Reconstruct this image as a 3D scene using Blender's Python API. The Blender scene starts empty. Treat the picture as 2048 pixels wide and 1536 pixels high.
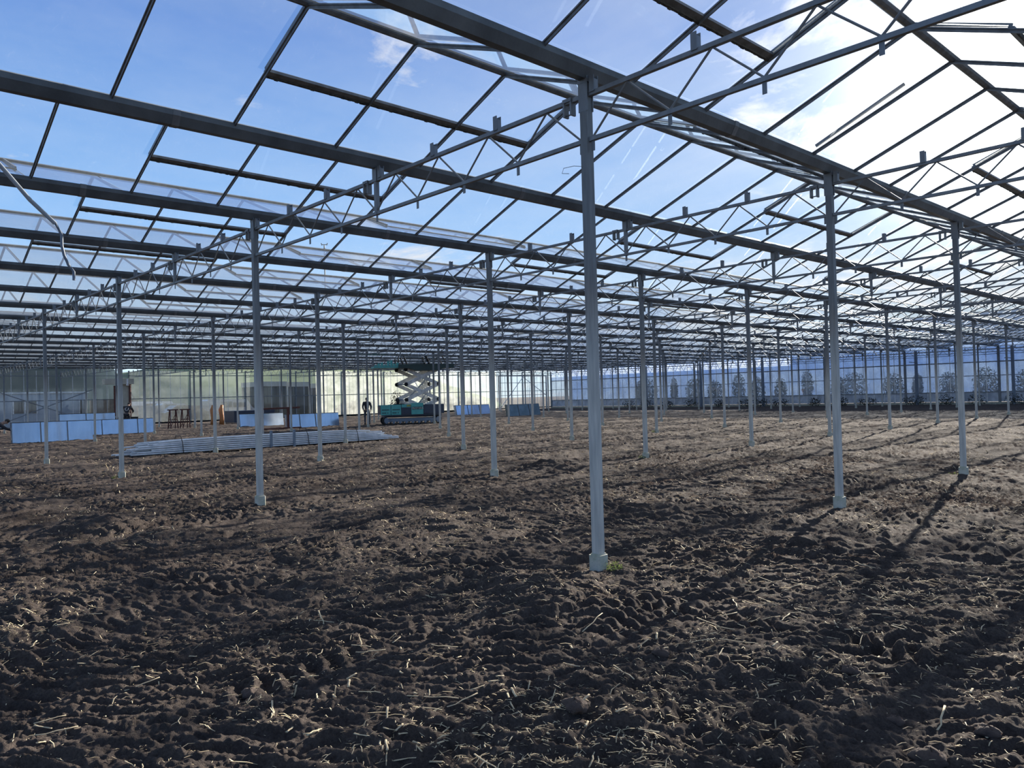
import bpy, bmesh, math, random
import numpy as np
from mathutils import Vector, Matrix
SC = bpy.context.scene
COL = SC.collection
RND = random.Random(7)
PI = math.pi

# ------------------------------------------------------------------ camera
FPX = 1554.3
YAW, PITCH, ROLL = -0.82346, 0.01573, -0.0263
CAM = Vector((4.3114, -4.9275, 1.3271))
def cam_axes():
    cy, sy = math.cos(YAW), math.sin(YAW); cp, sp = math.cos(PITCH), math.sin(PITCH)
    cr, sr = math.cos(ROLL), math.sin(ROLL)
    f = Vector((sy*cp, cy*cp, sp)); r = Vector((cy, -sy, 0)); u = r.cross(f)
    return cr*r + sr*u, -sr*r + cr*u, f
RT, UP, FW = cam_axes()
cd = bpy.data.cameras.new('camera'); cam = bpy.data.objects.new('camera', cd); COL.objects.link(cam)
cd.sensor_width = 36; cd.lens = FPX/2048*36; cd.clip_start = .05; cd.clip_end = 2000
cam.matrix_world = Matrix(((RT.x, UP.x, -FW.x, CAM.x), (RT.y, UP.y, -FW.y, CAM.y), (RT.z, UP.z, -FW.z, CAM.z), (0, 0, 0, 1)))
SC.camera = cam
def seen(p, m=60):
    d = Vector(p) - CAM; z = d.dot(FW)
    if z < .3: return False
    x = 1024 + FPX*d.dot(RT)/z; y = 768 - FPX*d.dot(UP)/z
    return -m < x < 2048+m and -m < y < 1536+m
def seg_seen(a, b, n=6, m=60):
    a = Vector(a); b = Vector(b)
    return any(seen(a.lerp(b, k/n), m) for k in range(n+1))

# ------------------------------------------------------------------ light
SC.view_settings.view_transform = 'Standard'; SC.view_settings.look = 'None'
SC.view_settings.gamma = 1; SC.view_settings.use_curve_mapping = False
SC.view_settings.exposure = 0.5
SC.cycles.transparent_max_bounces = 48; SC.cycles.max_bounces = 6
SC.cycles.glossy_bounces = 3; SC.cycles.transmission_bounces = 3; SC.cycles.diffuse_bounces = 3
SC.cycles.caustics_reflective = False; SC.cycles.caustics_refractive = False
SC.cycles.sample_clamp_indirect = 4
SC.cycles.use_adaptive_sampling = True; SC.cycles.adaptive_threshold = .02
SUN_AZ, SUN_EL = math.radians(-13.0), math.radians(18.3)
SUN = Vector((math.sin(SUN_AZ)*math.cos(SUN_EL), math.cos(SUN_AZ)*math.cos(SUN_EL), math.sin(SUN_EL)))
sl = bpy.data.lights.new('sun', 'SUN'); sl.energy = 12.0; sl.angle = math.radians(.6); sl.color = (1, .92, .80)
so = bpy.data.objects.new('sun', sl); COL.objects.link(so); so.rotation_euler = SUN.to_track_quat('Z', 'Y').to_euler()
so.location = (0, 0, 30)

class NT:
    """small helper to build node trees"""
    def __init__(s, nt): s.nt = nt; nt.nodes.clear()
    def n(s, t, **k):
        nd = s.nt.nodes.new(t)
        for a, v in k.items():
            if a.startswith('i_'): nd.inputs[int(a[2:])].default_value = v
            else: setattr(nd, a, v)
        return nd
    def l(s, a, b): s.nt.links.new(a, b)
    def math(s, op, a, b=None, c=None, clamp=False):
        nd = s.n('ShaderNodeMath', operation=op, use_clamp=clamp)
        for i, v in enumerate((a, b, c)):
            if v is None: continue
            if isinstance(v, (int, float)): nd.inputs[i].default_value = v
            else: s.l(v, nd.inputs[i])
        return nd.outputs[0]
    def mix(s, f, a, b):
        nd = s.n('ShaderNodeMix', data_type='RGBA')
        for i, v in ((0, f), (6, a), (7, b)):
            if isinstance(v, (int, float)): nd.inputs[i].default_value = v
            elif isinstance(v, tuple): nd.inputs[i].default_value = (*v, 1) if len(v) == 3 else v
            else: s.l(v, nd.inputs[i])
        return nd.outputs[2]
    def ramp(s, f, stops):
        nd = s.n('ShaderNodeValToRGB'); e = nd.color_ramp.elements
        while len(e) < len(stops): e.new(.5)
        for el, (p, c) in zip(e, stops):
            el.position = p; el.color = (*c, 1) if isinstance(c, tuple) else (c, c, c, 1)
        s.l(f, nd.inputs[0]); return nd.outputs[0]
    def noise(s, v, scale, det=4, rough=.55, dist=0):
        nd = s.n('ShaderNodeTexNoise'); nd.inputs['Scale'].default_value = scale
        nd.inputs['Detail'].default_value = det; nd.inputs['Roughness'].default_value = rough
        nd.inputs['Distortion'].default_value = dist
        if v is not None: s.l(v, nd.inputs['Vector'])
        return nd.outputs[0]
    def mapping(s, v, sc=(1, 1, 1), rot=(0, 0, 0)):
        nd = s.n('ShaderNodeMapping'); nd.inputs['Scale'].default_value = sc; nd.inputs['Rotation'].default_value = rot
        s.l(v, nd.inputs['Vector']); return nd.outputs[0]

def make_world():
    w = bpy.data.worlds.new('sky'); SC.world = w; w.use_nodes = True
    t = NT(w.node_tree)
    out = t.n('ShaderNodeOutputWorld'); bg = t.n('ShaderNodeBackground'); t.l(bg.outputs[0], out.inputs[0])
    co = t.n('ShaderNodeTexCoord').outputs['Generated']
    nv = t.n('ShaderNodeVectorMath', operation='NORMALIZE'); t.l(co, nv.inputs[0]); d = nv.outputs[0]
    sp = t.n('ShaderNodeSeparateXYZ'); t.l(d, sp.inputs[0]); z = sp.outputs[2]
    base = t.ramp(z, [(0, (.66, .78, .86)), (.07, (.52, .71, .88)), (.20, (.225, .45, .80)), (.42, (.075, .215, .57)), (.62, (.15, .22, .37)), (1, (.22, .26, .33))])
    dp = t.n('ShaderNodeVectorMath', operation='DOT_PRODUCT'); t.l(d, dp.inputs[0]); dp.inputs[1].default_value = SUN
    one = t.math('SUBTRACT', 1.0, dp.outputs['Value'])
    g1 = t.math('MULTIPLY', t.math('EXPONENT', t.math('MULTIPLY', one, -62.0)), .58)
    g2 = t.math('MULTIPLY', t.math('EXPONENT', t.math('MULTIPLY', one, -5.0)), .13)
    g3 = t.math('MULTIPLY', t.math('EXPONENT', t.math('MULTIPLY', one, -170.0)), 3.0)
    # clouds on a flat layer above
    zc = t.math('ADD', z, .12)
    cv = t.n('ShaderNodeCombineXYZ'); t.l(t.math('DIVIDE', sp.outputs[0], zc), cv.inputs[0]); t.l(t.math('DIVIDE', sp.outputs[1], zc), cv.inputs[1])
    n1 = t.noise(cv.outputs[0], 1.7, 8, .62, .3)
    n2 = t.noise(t.mapping(cv.outputs[0], (.5, 2.2, 1), (0, 0, .6)), .9, 6, .55)
    near = t.math('EXPONENT', t.math('MULTIPLY', one, -9.0))                      # veil thicker towards the sun
    low = t.math('SUBTRACT', 1.0, t.math('MULTIPLY', z, 5.0), clamp=True)
    thr = t.math('SUBTRACT', .62, t.math('ADD', t.math('MULTIPLY', near, .10), t.math('MULTIPLY', low, .10)))
    puff = t.math('MULTIPLY', t.math('SUBTRACT', n1, thr), 9.0, clamp=True)
    veil = t.math('MULTIPLY', t.math('MULTIPLY', t.math('SUBTRACT', n2, .32, clamp=True), 2.2), t.math('ADD', t.math('MULTIPLY', near, .55), .04), clamp=True)
    bri = t.math('ADD', .66, t.math('MULTIPLY', near, .40))
    cc = t.n('ShaderNodeCombineXYZ'); t.l(bri, cc.inputs[0]); t.l(bri, cc.inputs[1]); t.l(t.math('MULTIPLY', bri, 1.04), cc.inputs[2])
    c = t.mix(veil, base, cc.outputs[0]); c = t.mix(t.math('MULTIPLY', puff, .8), c, cc.outputs[0])
    gl = t.math('ADD', t.math('ADD', g1, g2), g3)
    gc = t.n('ShaderNodeCombineXYZ'); t.l(gl, gc.inputs[0]); t.l(t.math('MULTIPLY', gl, .97), gc.inputs[1]); t.l(t.math('MULTIPLY', gl, .86), gc.inputs[2])
    ad = t.n('ShaderNodeVectorMath', operation='ADD'); t.l(c, ad.inputs[0]); t.l(gc.outputs[0], ad.inputs[1])
    t.l(ad.outputs[0], bg.inputs[0]); bg.inputs[1].default_value = .93
make_world()

# ------------------------------------------------------------------ materials
MATS = {}
def mat(name, col, rough=.6, metal=0.0, col2=None, nscale=8, bump=0.0, bscale=40, spec=.5, stretch=(1, 1, 1), trans=0.0):
    m = bpy.data.materials.new(name); m.use_nodes = True; t = NT(m.node_tree)
    out = t.n('ShaderNodeOutputMaterial'); b = t.n('ShaderNodeBsdfPrincipled'); t.l(b.outputs[0], out.inputs[0])
    co = t.n('ShaderNodeTexCoord').outputs['Object']; co = t.mapping(co, stretch)
    col2 = col2 or tuple(c*.75 for c in col)
    f = t.ramp(t.noise(co, nscale, 5), [(.35, 0.0), (.65, 1.0)])
    t.l(t.mix(f, col, col2), b.inputs['Base Color'])
    b.inputs['Roughness'].default_value = rough; b.inputs['Metallic'].default_value = metal
    b.inputs['Specular IOR Level'].default_value = spec
    if bump:
        bn = t.n('ShaderNodeBump'); bn.inputs['Strength'].default_value = bump; bn.inputs['Distance'].default_value = .01
        t.l(t.noise(co, bscale, 4), bn.inputs['Height']); t.l(bn.outputs[0], b.inputs['Normal'])
    if trans:
        tr = t.n('ShaderNodeBsdfTranslucent'); t.l(t.mix(f, col, col2), tr.inputs[0])
        mx = t.n('ShaderNodeMixShader'); mx.inputs[0].default_value = trans
        t.l(b.outputs[0], mx.inputs[1]); t.l(tr.outputs[0], mx.inputs[2]); t.l(mx.outputs[0], out.inputs[0])
    MATS[name] = m; return m
GALV = mat('galvanised_steel', (.22, .245, .27), .5, .4, (.17, .19, .21), 14, .15, 60, stretch=(1, 1, .3))
POST = mat('column_steel', (.46, .455, .43), .6, .15, (.33, .33, .32), 6, .2, 50, stretch=(1, 1, .15))
GUTT = mat('gutter_steel', (.155, .185, .21), .5, .35, (.095, .115, .135), 3, .2, 30)
BARM = mat('glazing_bar_metal', (.22, .24, .26), .5, .35, (.13, .14, .15), 9)
RUBR = mat('black_rubber_seal', (.03, .03, .032), .8, 0, (.09, .085, .07), 25)
def post_mat():
    """galvanised post, paler over its lower half, rusty runs where the pale part ends"""
    m = MATS['column_steel']; t = NT(m.node_tree)
    out = t.n('ShaderNodeOutputMaterial'); b = t.n('ShaderNodeBsdfPrincipled'); t.l(b.outputs[0], out.inputs[0])
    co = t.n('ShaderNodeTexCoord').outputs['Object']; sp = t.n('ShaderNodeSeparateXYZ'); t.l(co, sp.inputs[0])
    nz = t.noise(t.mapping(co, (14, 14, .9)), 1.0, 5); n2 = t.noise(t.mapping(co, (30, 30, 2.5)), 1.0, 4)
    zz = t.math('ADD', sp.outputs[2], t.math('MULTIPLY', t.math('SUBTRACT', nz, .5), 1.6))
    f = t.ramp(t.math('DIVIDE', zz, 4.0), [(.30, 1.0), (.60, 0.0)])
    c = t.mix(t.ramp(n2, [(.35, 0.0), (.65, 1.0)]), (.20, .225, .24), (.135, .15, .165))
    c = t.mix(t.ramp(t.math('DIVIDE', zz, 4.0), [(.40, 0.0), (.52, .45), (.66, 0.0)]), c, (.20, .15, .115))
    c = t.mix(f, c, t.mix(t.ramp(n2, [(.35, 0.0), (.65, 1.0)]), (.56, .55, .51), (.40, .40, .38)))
    t.l(c, b.inputs['Base Color']); b.inputs['Roughness'].default_value = .6; b.inputs['Metallic'].default_value = .1
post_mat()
CONC = mat('pale_concrete', (.54, .52, .45), .9, 0, (.34, .36, .28), 9, .5, 60)
STRAWM = mat('dry_straw', (.80, .68, .46), .8, 0, (.48, .37, .23), 5, trans=.2)
ALU = mat('mill_aluminium', (.82, .85, .90), .38, .45, (.60, .65, .70), 5)
WHITEP = mat('white_paint', (.78, .78, .76), .5, 0, (.48, .49, .48), 4)
BLACKM = mat('black_steel', (.02, .022, .025), .8, 0, (.035, .035, .035), 6, spec=.15)
DARKG = mat('dark_green_paint', (.025, .06, .06), .5, 0, (.02, .045, .045), 5)
TEAL = mat('teal_paint', (.09, .42, .40), .45, 0, (.08, .36, .35), 3)
NAVY = mat('navy_panel', (.03, .05, .09), .4, 0, (.02, .035, .07), 3)
RUST = mat('rusty_red_steel', (.14, .055, .045), .8, .1, (.08, .035, .03), 12)
ORNG = mat('orange_plastic', (.55, .24, .09), .6, 0, (.42, .17, .06), 5)
SKIN = mat('skin', (.42, .25, .18), .6); CLOTH = mat('dark_cloth', (.018, .02, .028), .85, 0, (.03, .032, .04), 12)
TROU = mat('grey_blue_trousers', (.05, .06, .085), .85); HAIRM = mat('dark_hair', (.03, .022, .018), .7)
WHITEC = mat('white_cloth', (.7, .7, .7), .8); BROWN = mat('brown_board', (.16, .13, .10), .8, 0, (.10, .085, .07), 6)
CREAM = mat('cream_panel', (.55, .54, .45), .8, 0, (.45, .44, .37), 3)
OLIVE = mat('dark_olive_cladding', (.045, .055, .05), .8, 0, (.03, .04, .038), 2, stretch=(1, 1, .2))
PALEW = mat('pale_grey_wall', (.38, .42, .46), .85, 0, (.30, .34, .38), 1.5)
GLASSD = mat('dark_window_glass', (.05, .065, .08), .1, 0)
GREYP = mat('grey_container_paint', (.20, .25, .31), .6, 0, (.16, .20, .26), 2)
TYRE = mat('tyre_rubber', (.02, .02, .02), .9)
SILV = mat('silver_car_paint', (.45, .47, .50), .3, .4); WHCAR = mat('white_car_paint', (.7, .7, .7), .35); BLCAR = mat('dark_car_paint', (.05, .06, .09), .3, .2)
HEDGE = mat('evergreen_foliage', (.035, .055, .035), .9, 0, (.06, .075, .045), 3, trans=.2)
WEEDM = mat('green_weed', (.26, .30, .10), .8, 0, (.08, .11, .04), 20, trans=.3)
SHRUB = mat('dark_shrub_foliage', (.03, .035, .03), .9, 0, (.05, .05, .035), 6, trans=.15)
HILLM = mat('wooded_hillside', (.012, .022, .030), .95, 0, (.022, .034, .042), .35, spec=.03)
FIELD = mat('pale_grass_slope', (.26, .30, .19), .95, 0, (.15, .19, .13), .12, spec=.03)
MOUND = mat('dark_earth_mound', (.05, .065, .05), .95, 0, (.03, .04, .035), 1.2)
STACK = mat('stacked_glass_sheets', (.66, .76, .90), .14, .8, (.54, .65, .80), 1.6, stretch=(1, 3, .4))
STACK2 = mat('stacked_grey_glass_sheets', (.22, .27, .29), .2, .6, (.15, .19, .20), 2.2)
CLAD = mat('blue_grey_cladding', (.50, .58, .70), .6, 0, (.38, .48, .66), .6, trans=.5)

def glass_mat(name, tint=(.93, .97, .96), dirt=.04, dcol=(.6, .64, .62), tl_f=.6, rough=.03):
    m = bpy.data.materials.new(name); m.use_nodes = True; t = NT(m.node_tree)
    out = t.n('ShaderNodeOutputMaterial'); tr = t.n('ShaderNodeBsdfTransparent'); tr.inputs[0].default_value = (*tint, 1)
    gl = t.n('ShaderNodeBsdfGlossy'); gl.inputs['Roughness'].default_value = rough; gl.inputs[0].default_value = (.9, .95, .97, 1)
    fr = t.n('ShaderNodeFresnel'); ge = t.n('ShaderNodeNewGeometry')
    t.l(t.math('SUBTRACT', 1.5, t.math('MULTIPLY', ge.outputs['Backfacing'], 1.5-1/1.5)), fr.inputs[0])
    mx = t.n('ShaderNodeMixShader')
    t.l(t.math('MINIMUM', t.math('MULTIPLY', fr.outputs[0], 1.25), .7), mx.inputs[0]); t.l(tr.outputs[0], mx.inputs[1]); t.l(gl.outputs[0], mx.inputs[2])
    co = t.n('ShaderNodeTexCoord').outputs['Object']
    df = t.n('ShaderNodeBsdfDiffuse'); tl = t.n('ShaderNodeBsdfTranslucent')
    for q in (df, tl): q.inputs[0].default_value = (*dcol, 1)
    dm = t.n('ShaderNodeMixShader'); dm.inputs[0].default_value = tl_f; t.l(df.outputs[0], dm.inputs[1]); t.l(tl.outputs[0], dm.inputs[2])
    nz = t.ramp(t.noise(t.mapping(co, (1.2, .5, .6)), 1.6, 6, .65), [(.35, .35), (.75, 1.0)])
    m2 = t.n('ShaderNodeMixShader'); t.l(t.math('MULTIPLY', nz, dirt), m2.inputs[0])
    t.l(mx.outputs[0], m2.inputs[1]); t.l(dm.outputs[0], m2.inputs[2]); t.l(m2.outputs[0], out.inputs[0])
    MATS[name] = m; return m
GL_ROOF = glass_mat('roof_glass', (.985, .99, .99), .12, (.74, .80, .80))
GL_SCREEN = glass_mat('screened_roof_glass', (.75, .82, .92), .93, (.30, .38, .52), .35)
GL_CLEAN = glass_mat('wall_glass', (.92, .95, .96), .05, (.55, .62, .66))
GL_DIRTY = glass_mat('algae_stained_wall_glass', (.85, .9, .82), 1.0, (.95, .97, .86), .95)
GL_HAZY = glass_mat('hazy_wall_glass', (.88, .92, .92), .28, (.74, .80, .76), .9)
GL_BLUE = glass_mat('bluish_wall_glass', (.60, .72, .9), .75, (.58, .68, .88), .5)
GL_PALE = glass_mat('whitened_wall_glass', (.75, .80, .85), .70, (.66, .72, .78), .5)
PALEB = mat('pale_wall_panel', (.66, .70, .76), .5, 0, (.36, .40, .46), 1.5, trans=.3)

def soil_mat():
    m = bpy.data.materials.new('ploughed_soil'); m.use_nodes = True; t = NT(m.node_tree)
    out = t.n('ShaderNodeOutputMaterial'); b = t.n('ShaderNodeBsdfPrincipled'); t.l(b.outputs[0], out.inputs[0])
    co = t.n('ShaderNodeTexCoord').outputs['Object']
    n1 = t.ramp(t.noise(co, .9, 6, .6), [(.3, 0.0), (.7, 1.0)])
    n2 = t.ramp(t.noise(co, 11, 6, .65), [(.35, 0.0), (.68, 1.0)])
    n3 = t.ramp(t.noise(co, 70, 4, .7), [(.42, 0.0), (.66, 1.0)])
    c = t.mix(n1, (.078, .064, .063), (.175, .138, .122))
    c = t.mix(t.math('MULTIPLY', n2, .6), c, (.31, .245, .205))
    c = t.mix(t.math('MULTIPLY', n3, .55), c, (.045, .037, .037))
    # fine chaff: thin light fibres in several directions
    ch = None
    for k, a in enumerate((.3, 1.4, 2.5)):
        v = t.n('ShaderNodeTexVoronoi'); v.inputs['Scale'].default_value = 26
        t.l(t.mapping(co, (1, 5, 1), (0, 0, a)), v.inputs['Vector'])
        q = t.math('LESS_THAN', v.outputs['Distance'], .16)
        ch = q if ch is None else t.math('MAXIMUM', ch, q)
    msk = t.ramp(t.noise(co, 3.2, 4), [(.45, 0.0), (.7, 1.0)])
    c = t.mix(t.math('MULTIPLY', t.math('MULTIPLY', ch, msk), .5), c, (.40, .31, .19))
    t.l(c, b.inputs['Base Color']); b.inputs['Roughness'].default_value = .95; b.inputs['Specular IOR Level'].default_value = .15
    h = t.math('ADD', t.math('MULTIPLY', t.noise(co, 30, 8, .75), 1.0), t.math('MULTIPLY', t.noise(co, 120, 5, .7), .5))
    bn = t.n('ShaderNodeBump'); bn.inputs['Strength'].default_value = 1.0; bn.inputs['Distance'].default_value = .10
    t.l(h, bn.inputs['Height']); t.l(bn.outputs[0], b.inputs['Normal'])
    return m
SOIL = soil_mat()

# ------------------------------------------------------------------ mesh helpers
class MB:
    def __init__(s): s.v = []; s.f = []
    def quadbox(s, c8):
        k = len(s.v); s.v += [tuple(p) for p in c8]
        for q in ((0, 3, 2, 1), (4, 5, 6, 7), (0, 1, 5, 4), (1, 2, 6, 5), (2, 3, 7, 6), (3, 0, 4, 7)): s.f.append(tuple(k+i for i in q))
    def box(s, x0, x1, y0, y1, z0, z1):
        s.quadbox([(x0, y0, z0), (x1, y0, z0), (x1, y1, z0), (x0, y1, z0), (x0, y0, z1), (x1, y0, z1), (x1, y1, z1), (x0, y1, z1)])
    def ext(s, prof, a, b, up=(0, 0, 1), caps=True):
        """extrude a 2-D profile (side, up) from a to b"""
        a = Vector(a); b = Vector(b); d = (b-a).normalized(); u = Vector(up)
        r = d.cross(u)
        if r.length < 1e-4: r = d.cross(Vector((0, 1, 0)))
        r.normalize(); u = r.cross(d); k = len(s.v); n = len(prof)
        for p in (a, b):
            for (x, y) in prof: s.v.append(tuple(p + r*x + u*y))
        for i in range(n):
            j = (i+1) % n; s.f.append((k+i, k+j, k+n+j, k+n+i))
        if caps: s.f.append(tuple(k+i for i in reversed(range(n)))); s.f.append(tuple(k+n+i for i in range(n)))
    def bar(s, a, b, w, h=None, up=(0, 0, 1)):
        h = h or w; s.ext([(-w/2, -h/2), (w/2, -h/2), (w/2, h/2), (-w/2, h/2)], a, b, up)
    def tube(s, pts, r, n=8):
        pts = [Vector(p) for p in pts]; k = len(s.v); rs = r if isinstance(r, (list, tuple)) else [r]*len(pts)
        ref = Vector((0, 0, 1))
        for i, p in enumerate(pts):
            d = (pts[min(i+1, len(pts)-1)] - pts[max(i-1, 0)]).normalized()
            a = d.cross(ref if abs(d.z) < .9 else Vector((1, 0, 0))).normalized(); b = a.cross(d)
            for q in range(n):
                t = 2*PI*q/n; s.v.append(tuple(p + a*math.cos(t)*rs[i] + b*math.sin(t)*rs[i]))
        for i in range(len(pts)-1):
            for q in range(n):
                q2 = (q+1) % n; s.f.append((k+i*n+q, k+i*n+q2, k+(i+1)*n+q2, k+(i+1)*n+q))
        s.f.append(tuple(k+q for q in reversed(range(n)))); s.f.append(tuple(k+(len(pts)-1)*n+q for q in range(n)))
    def cyl(s, c, r, h, axis='z', n=20):
        c = Vector(c); a = {'x': (1, 0, 0), 'y': (0, 1, 0), 'z': (0, 0, 1)}[axis]; a = Vector(a)*h/2
        s.tube([c-a, c+a], r, n)
    def blob(s, c, r, seed=0, amp=.2, n=14, m=9, flat=None):
        rr = random.Random(seed); ph = [rr.uniform(0, 6.28) for _ in range(8)]; k = len(s.v)
        for j in range(m+1):
            for i in range(n):
                th = PI*j/m; t = 2*PI*i/n
                w = 1 + amp*(math.sin(3*t+ph[0]+2*th)+math.sin(5*t+ph[1])*math.sin(4*th+ph[2])+.6*math.sin(9*t+ph[3]+7*th))/2
                z = c[2] + r[2]*math.cos(th)*w
                if flat is not None: z = max(z, flat)
                s.v.append((c[0]+r[0]*math.sin(th)*math.cos(t)*w, c[1]+r[1]*math.sin(th)*math.sin(t)*w, z))
        for j in range(m):
            for i in range(n):
                i2 = (i+1) % n; s.f.append((k+j*n+i, k+(j+1)*n+i, k+(j+1)*n+i2, k+j*n+i2))
    def leaves(s, c, r, num, size, seed=0, cone=False):
        rr = random.Random(seed)
        for _ in range(num):
            while True:
                p = Vector((rr.uniform(-1, 1), rr.uniform(-1, 1), rr.uniform(-1, 1)))
                if p.length < 1: break
            w = (1 - (p.z+1)/2*.92) if cone else 1
            o = Vector((c[0]+p.x*r[0]*w, c[1]+p.y*r[1]*w, c[2]+p.z*r[2]))
            a = Vector((rr.gauss(0, 1), rr.gauss(0, 1), rr.gauss(0, 1))).normalized(); b = a.orthogonal().normalized()
            q = size*rr.uniform(.6, 1.4); k = len(s.v)
            s.v += [tuple(o-a*q), tuple(o+b*q*.45), tuple(o+a*q), tuple(o-b*q*.45)]; s.f.append((k, k+1, k+2, k+3))
    def mesh(s, name, m, smooth=False):
        me = bpy.data.meshes.new(name); me.from_pydata(s.v, [], s.f); me.materials.append(m)
        bm = bmesh.new(); bm.from_mesh(me); bmesh.ops.recalc_face_normals(bm, faces=bm.faces); bm.to_mesh(me); bm.free()
        if smooth: me.shade_smooth()
        return me
    def build(s, name, m, parent=None, smooth=False, loc=None):
        o = bpy.data.objects.new(name, s.mesh(name, m, smooth)); COL.objects.link(o)
        if parent: o.parent = parent
        if loc: o.location = loc
        return o
def tag(o, label=None, cat=None, group=None, kind=None):
    if label: o['label'] = label
    if cat: o['category'] = cat
    if group: o['group'] = group
    if kind: o['kind'] = kind
    return o
def empty(name, loc=(0, 0, 0), rz=0):
    o = bpy.data.objects.new(name, None); COL.objects.link(o); o.location = loc; o.rotation_euler = (0, 0, rz); o.empty_display_size = .1
    return o
def put(name, me, parent=None, loc=(0, 0, 0)):
    o = bpy.data.objects.new(name, me); COL.objects.link(o); o.parent = parent; o.location = loc; return o
def copy_tree(o, parent=None, cond=None):
    c = o.copy(); COL.objects.link(c)
    if parent: c.parent = parent
    for ch in list(o.children):
        if cond is None or cond(ch): copy_tree(ch, c, cond)
    return c
ORD = ['first', 'second', 'third', 'fourth', 'fifth', 'sixth', 'seventh', 'eighth', 'ninth', 'tenth', 'eleventh', 'twelfth', 'thirteenth', 'fourteenth',
       'fifteenth', 'sixteenth', 'seventeenth', 'eighteenth', 'nineteenth', 'twentieth', 'twenty-first']

# ------------------------------------------------------------------ ground
def _h(ix, iy, seed):
    n = (ix.astype(np.int64)*374761393 + iy.astype(np.int64)*668265263 + seed*1442695041) & 0xffffffff
    n = ((n ^ (n >> 13))*1274126177) & 0xffffffff
    n = n ^ (n >> 16)
    return (n & 0xffff)/65535.0*2*np.pi
def pn(x, y, seed=0):
    x = np.asarray(x, float); y = np.asarray(y, float)
    x0 = np.floor(x); y0 = np.floor(y); fx = x-x0; fy = y-y0
    u = fx*fx*fx*(fx*(fx*6-15)+10); v = fy*fy*fy*(fy*(fy*6-15)+10)
    def g(i, j):
        a = _h(x0+i, y0+j, seed); return np.cos(a)*(fx-i)+np.sin(a)*(fy-j)
    return ((g(0, 0)*(1-u)+g(1, 0)*u)*(1-v)+(g(0, 1)*(1-u)+g(1, 1)*u)*v)*1.5
MOUNDS = [(-6.6, 6.3, 1.1, .17), (-6.1, -2.2, .8, .16), (.15, -.9, .7, .10), (-1.4, 2.9, .8, .08), (1.0, 1.9, .6, .10), (2.2, -1.0, .5, .05),
          (-3.4, .5, .9, .07), (1.9, -2.2, .45, .05), (-10, 1.6, .7, .10), (3.3, 1.2, .6, .06)]
TRACKS = [((1.2, -6), (-4.2, 8), .26), ((2.2, -5.2), (-2.6, 9), .26), ((-9, -3.2), (2.6, -2.1), .22), ((-9, -1.5), (3.2, -.6), .22),
          ((3.6, -6), (2.2, 9), .24), ((-12, 2.0), (3, 4.2), .24), ((-5, -6), (-7.5, 9), .26)]
def gh(x, y):
    x = np.asarray(x, float); y = np.asarray(y, float)
    h = -.15 + .035*pn(x/1.9, y/1.9, 1) + .024*pn(x/.7, y/.7, 2)
    rd = lambda sx, sy, k: 1-np.abs(pn(x/sx, y/sy, k))*1.35
    wx = .06*pn(x/.3, y/.3, 31)
    wob = .10*pn(x/.5, y/.5, 9)
    th = .8*pn(x/3.5, y/3.5, 33)
    cu, su = np.cos(.82+th*.6), np.sin(.82+th*.6)
    u = x*cu+y*su + .05*pn(x/.25, y/.25, 34); v = -x*su+y*cu + wx
    h = h + .016*pn(x/.34, y/.34, 3)
    m = np.clip(.95+1.0*pn(x/1.1, y/1.1, 35), .5, 1.6)
    h = h + m*.022*((1-np.abs(pn(u/.42, v/.15, 4))*1.35)**2-.4)
    u2 = u; 
    h = h + .031*pn(u2/.24, v/.085, 36)*m + .017*pn(u2/.09, v/.05, 37) + .014*(1-np.abs(pn(x/.055, y/.05, 5))) + .008*pn(x/.026, y/.024, 6)
    for (p, q, w) in TRACKS:
        dx, dy = q[0]-p[0], q[1]-p[1]; L = math.hypot(dx, dy); dx /= L; dy /= L
        u = (x-p[0])*dx+(y-p[1])*dy; v = -(x-p[0])*dy+(y-p[1])*dx + .25*np.sin(u*.5)+wob
        k = np.clip(1.3-np.abs(v)/w, 0, 1)*np.clip(.5+1.6*pn(x/1.3, y/1.3, 11), 0, 1)
        h = h + k*(.026*np.sin(2*np.pi*(u+np.abs(v)*.9+wob)/.17)-.02)
    for (mx, my, r, a) in MOUNDS:
        h = h + a*np.exp(-(((x-mx)/r)**2+((y-my)/(r*.7))**2)*1.6)*(1+.25*pn(x/.2, y/.2, 12))
    return np.minimum(h, -.035+.9*np.clip(h+.035, 0, 1))
def gz(x, y): return float(gh(np.array([x]), np.array([y]))[0])

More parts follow.
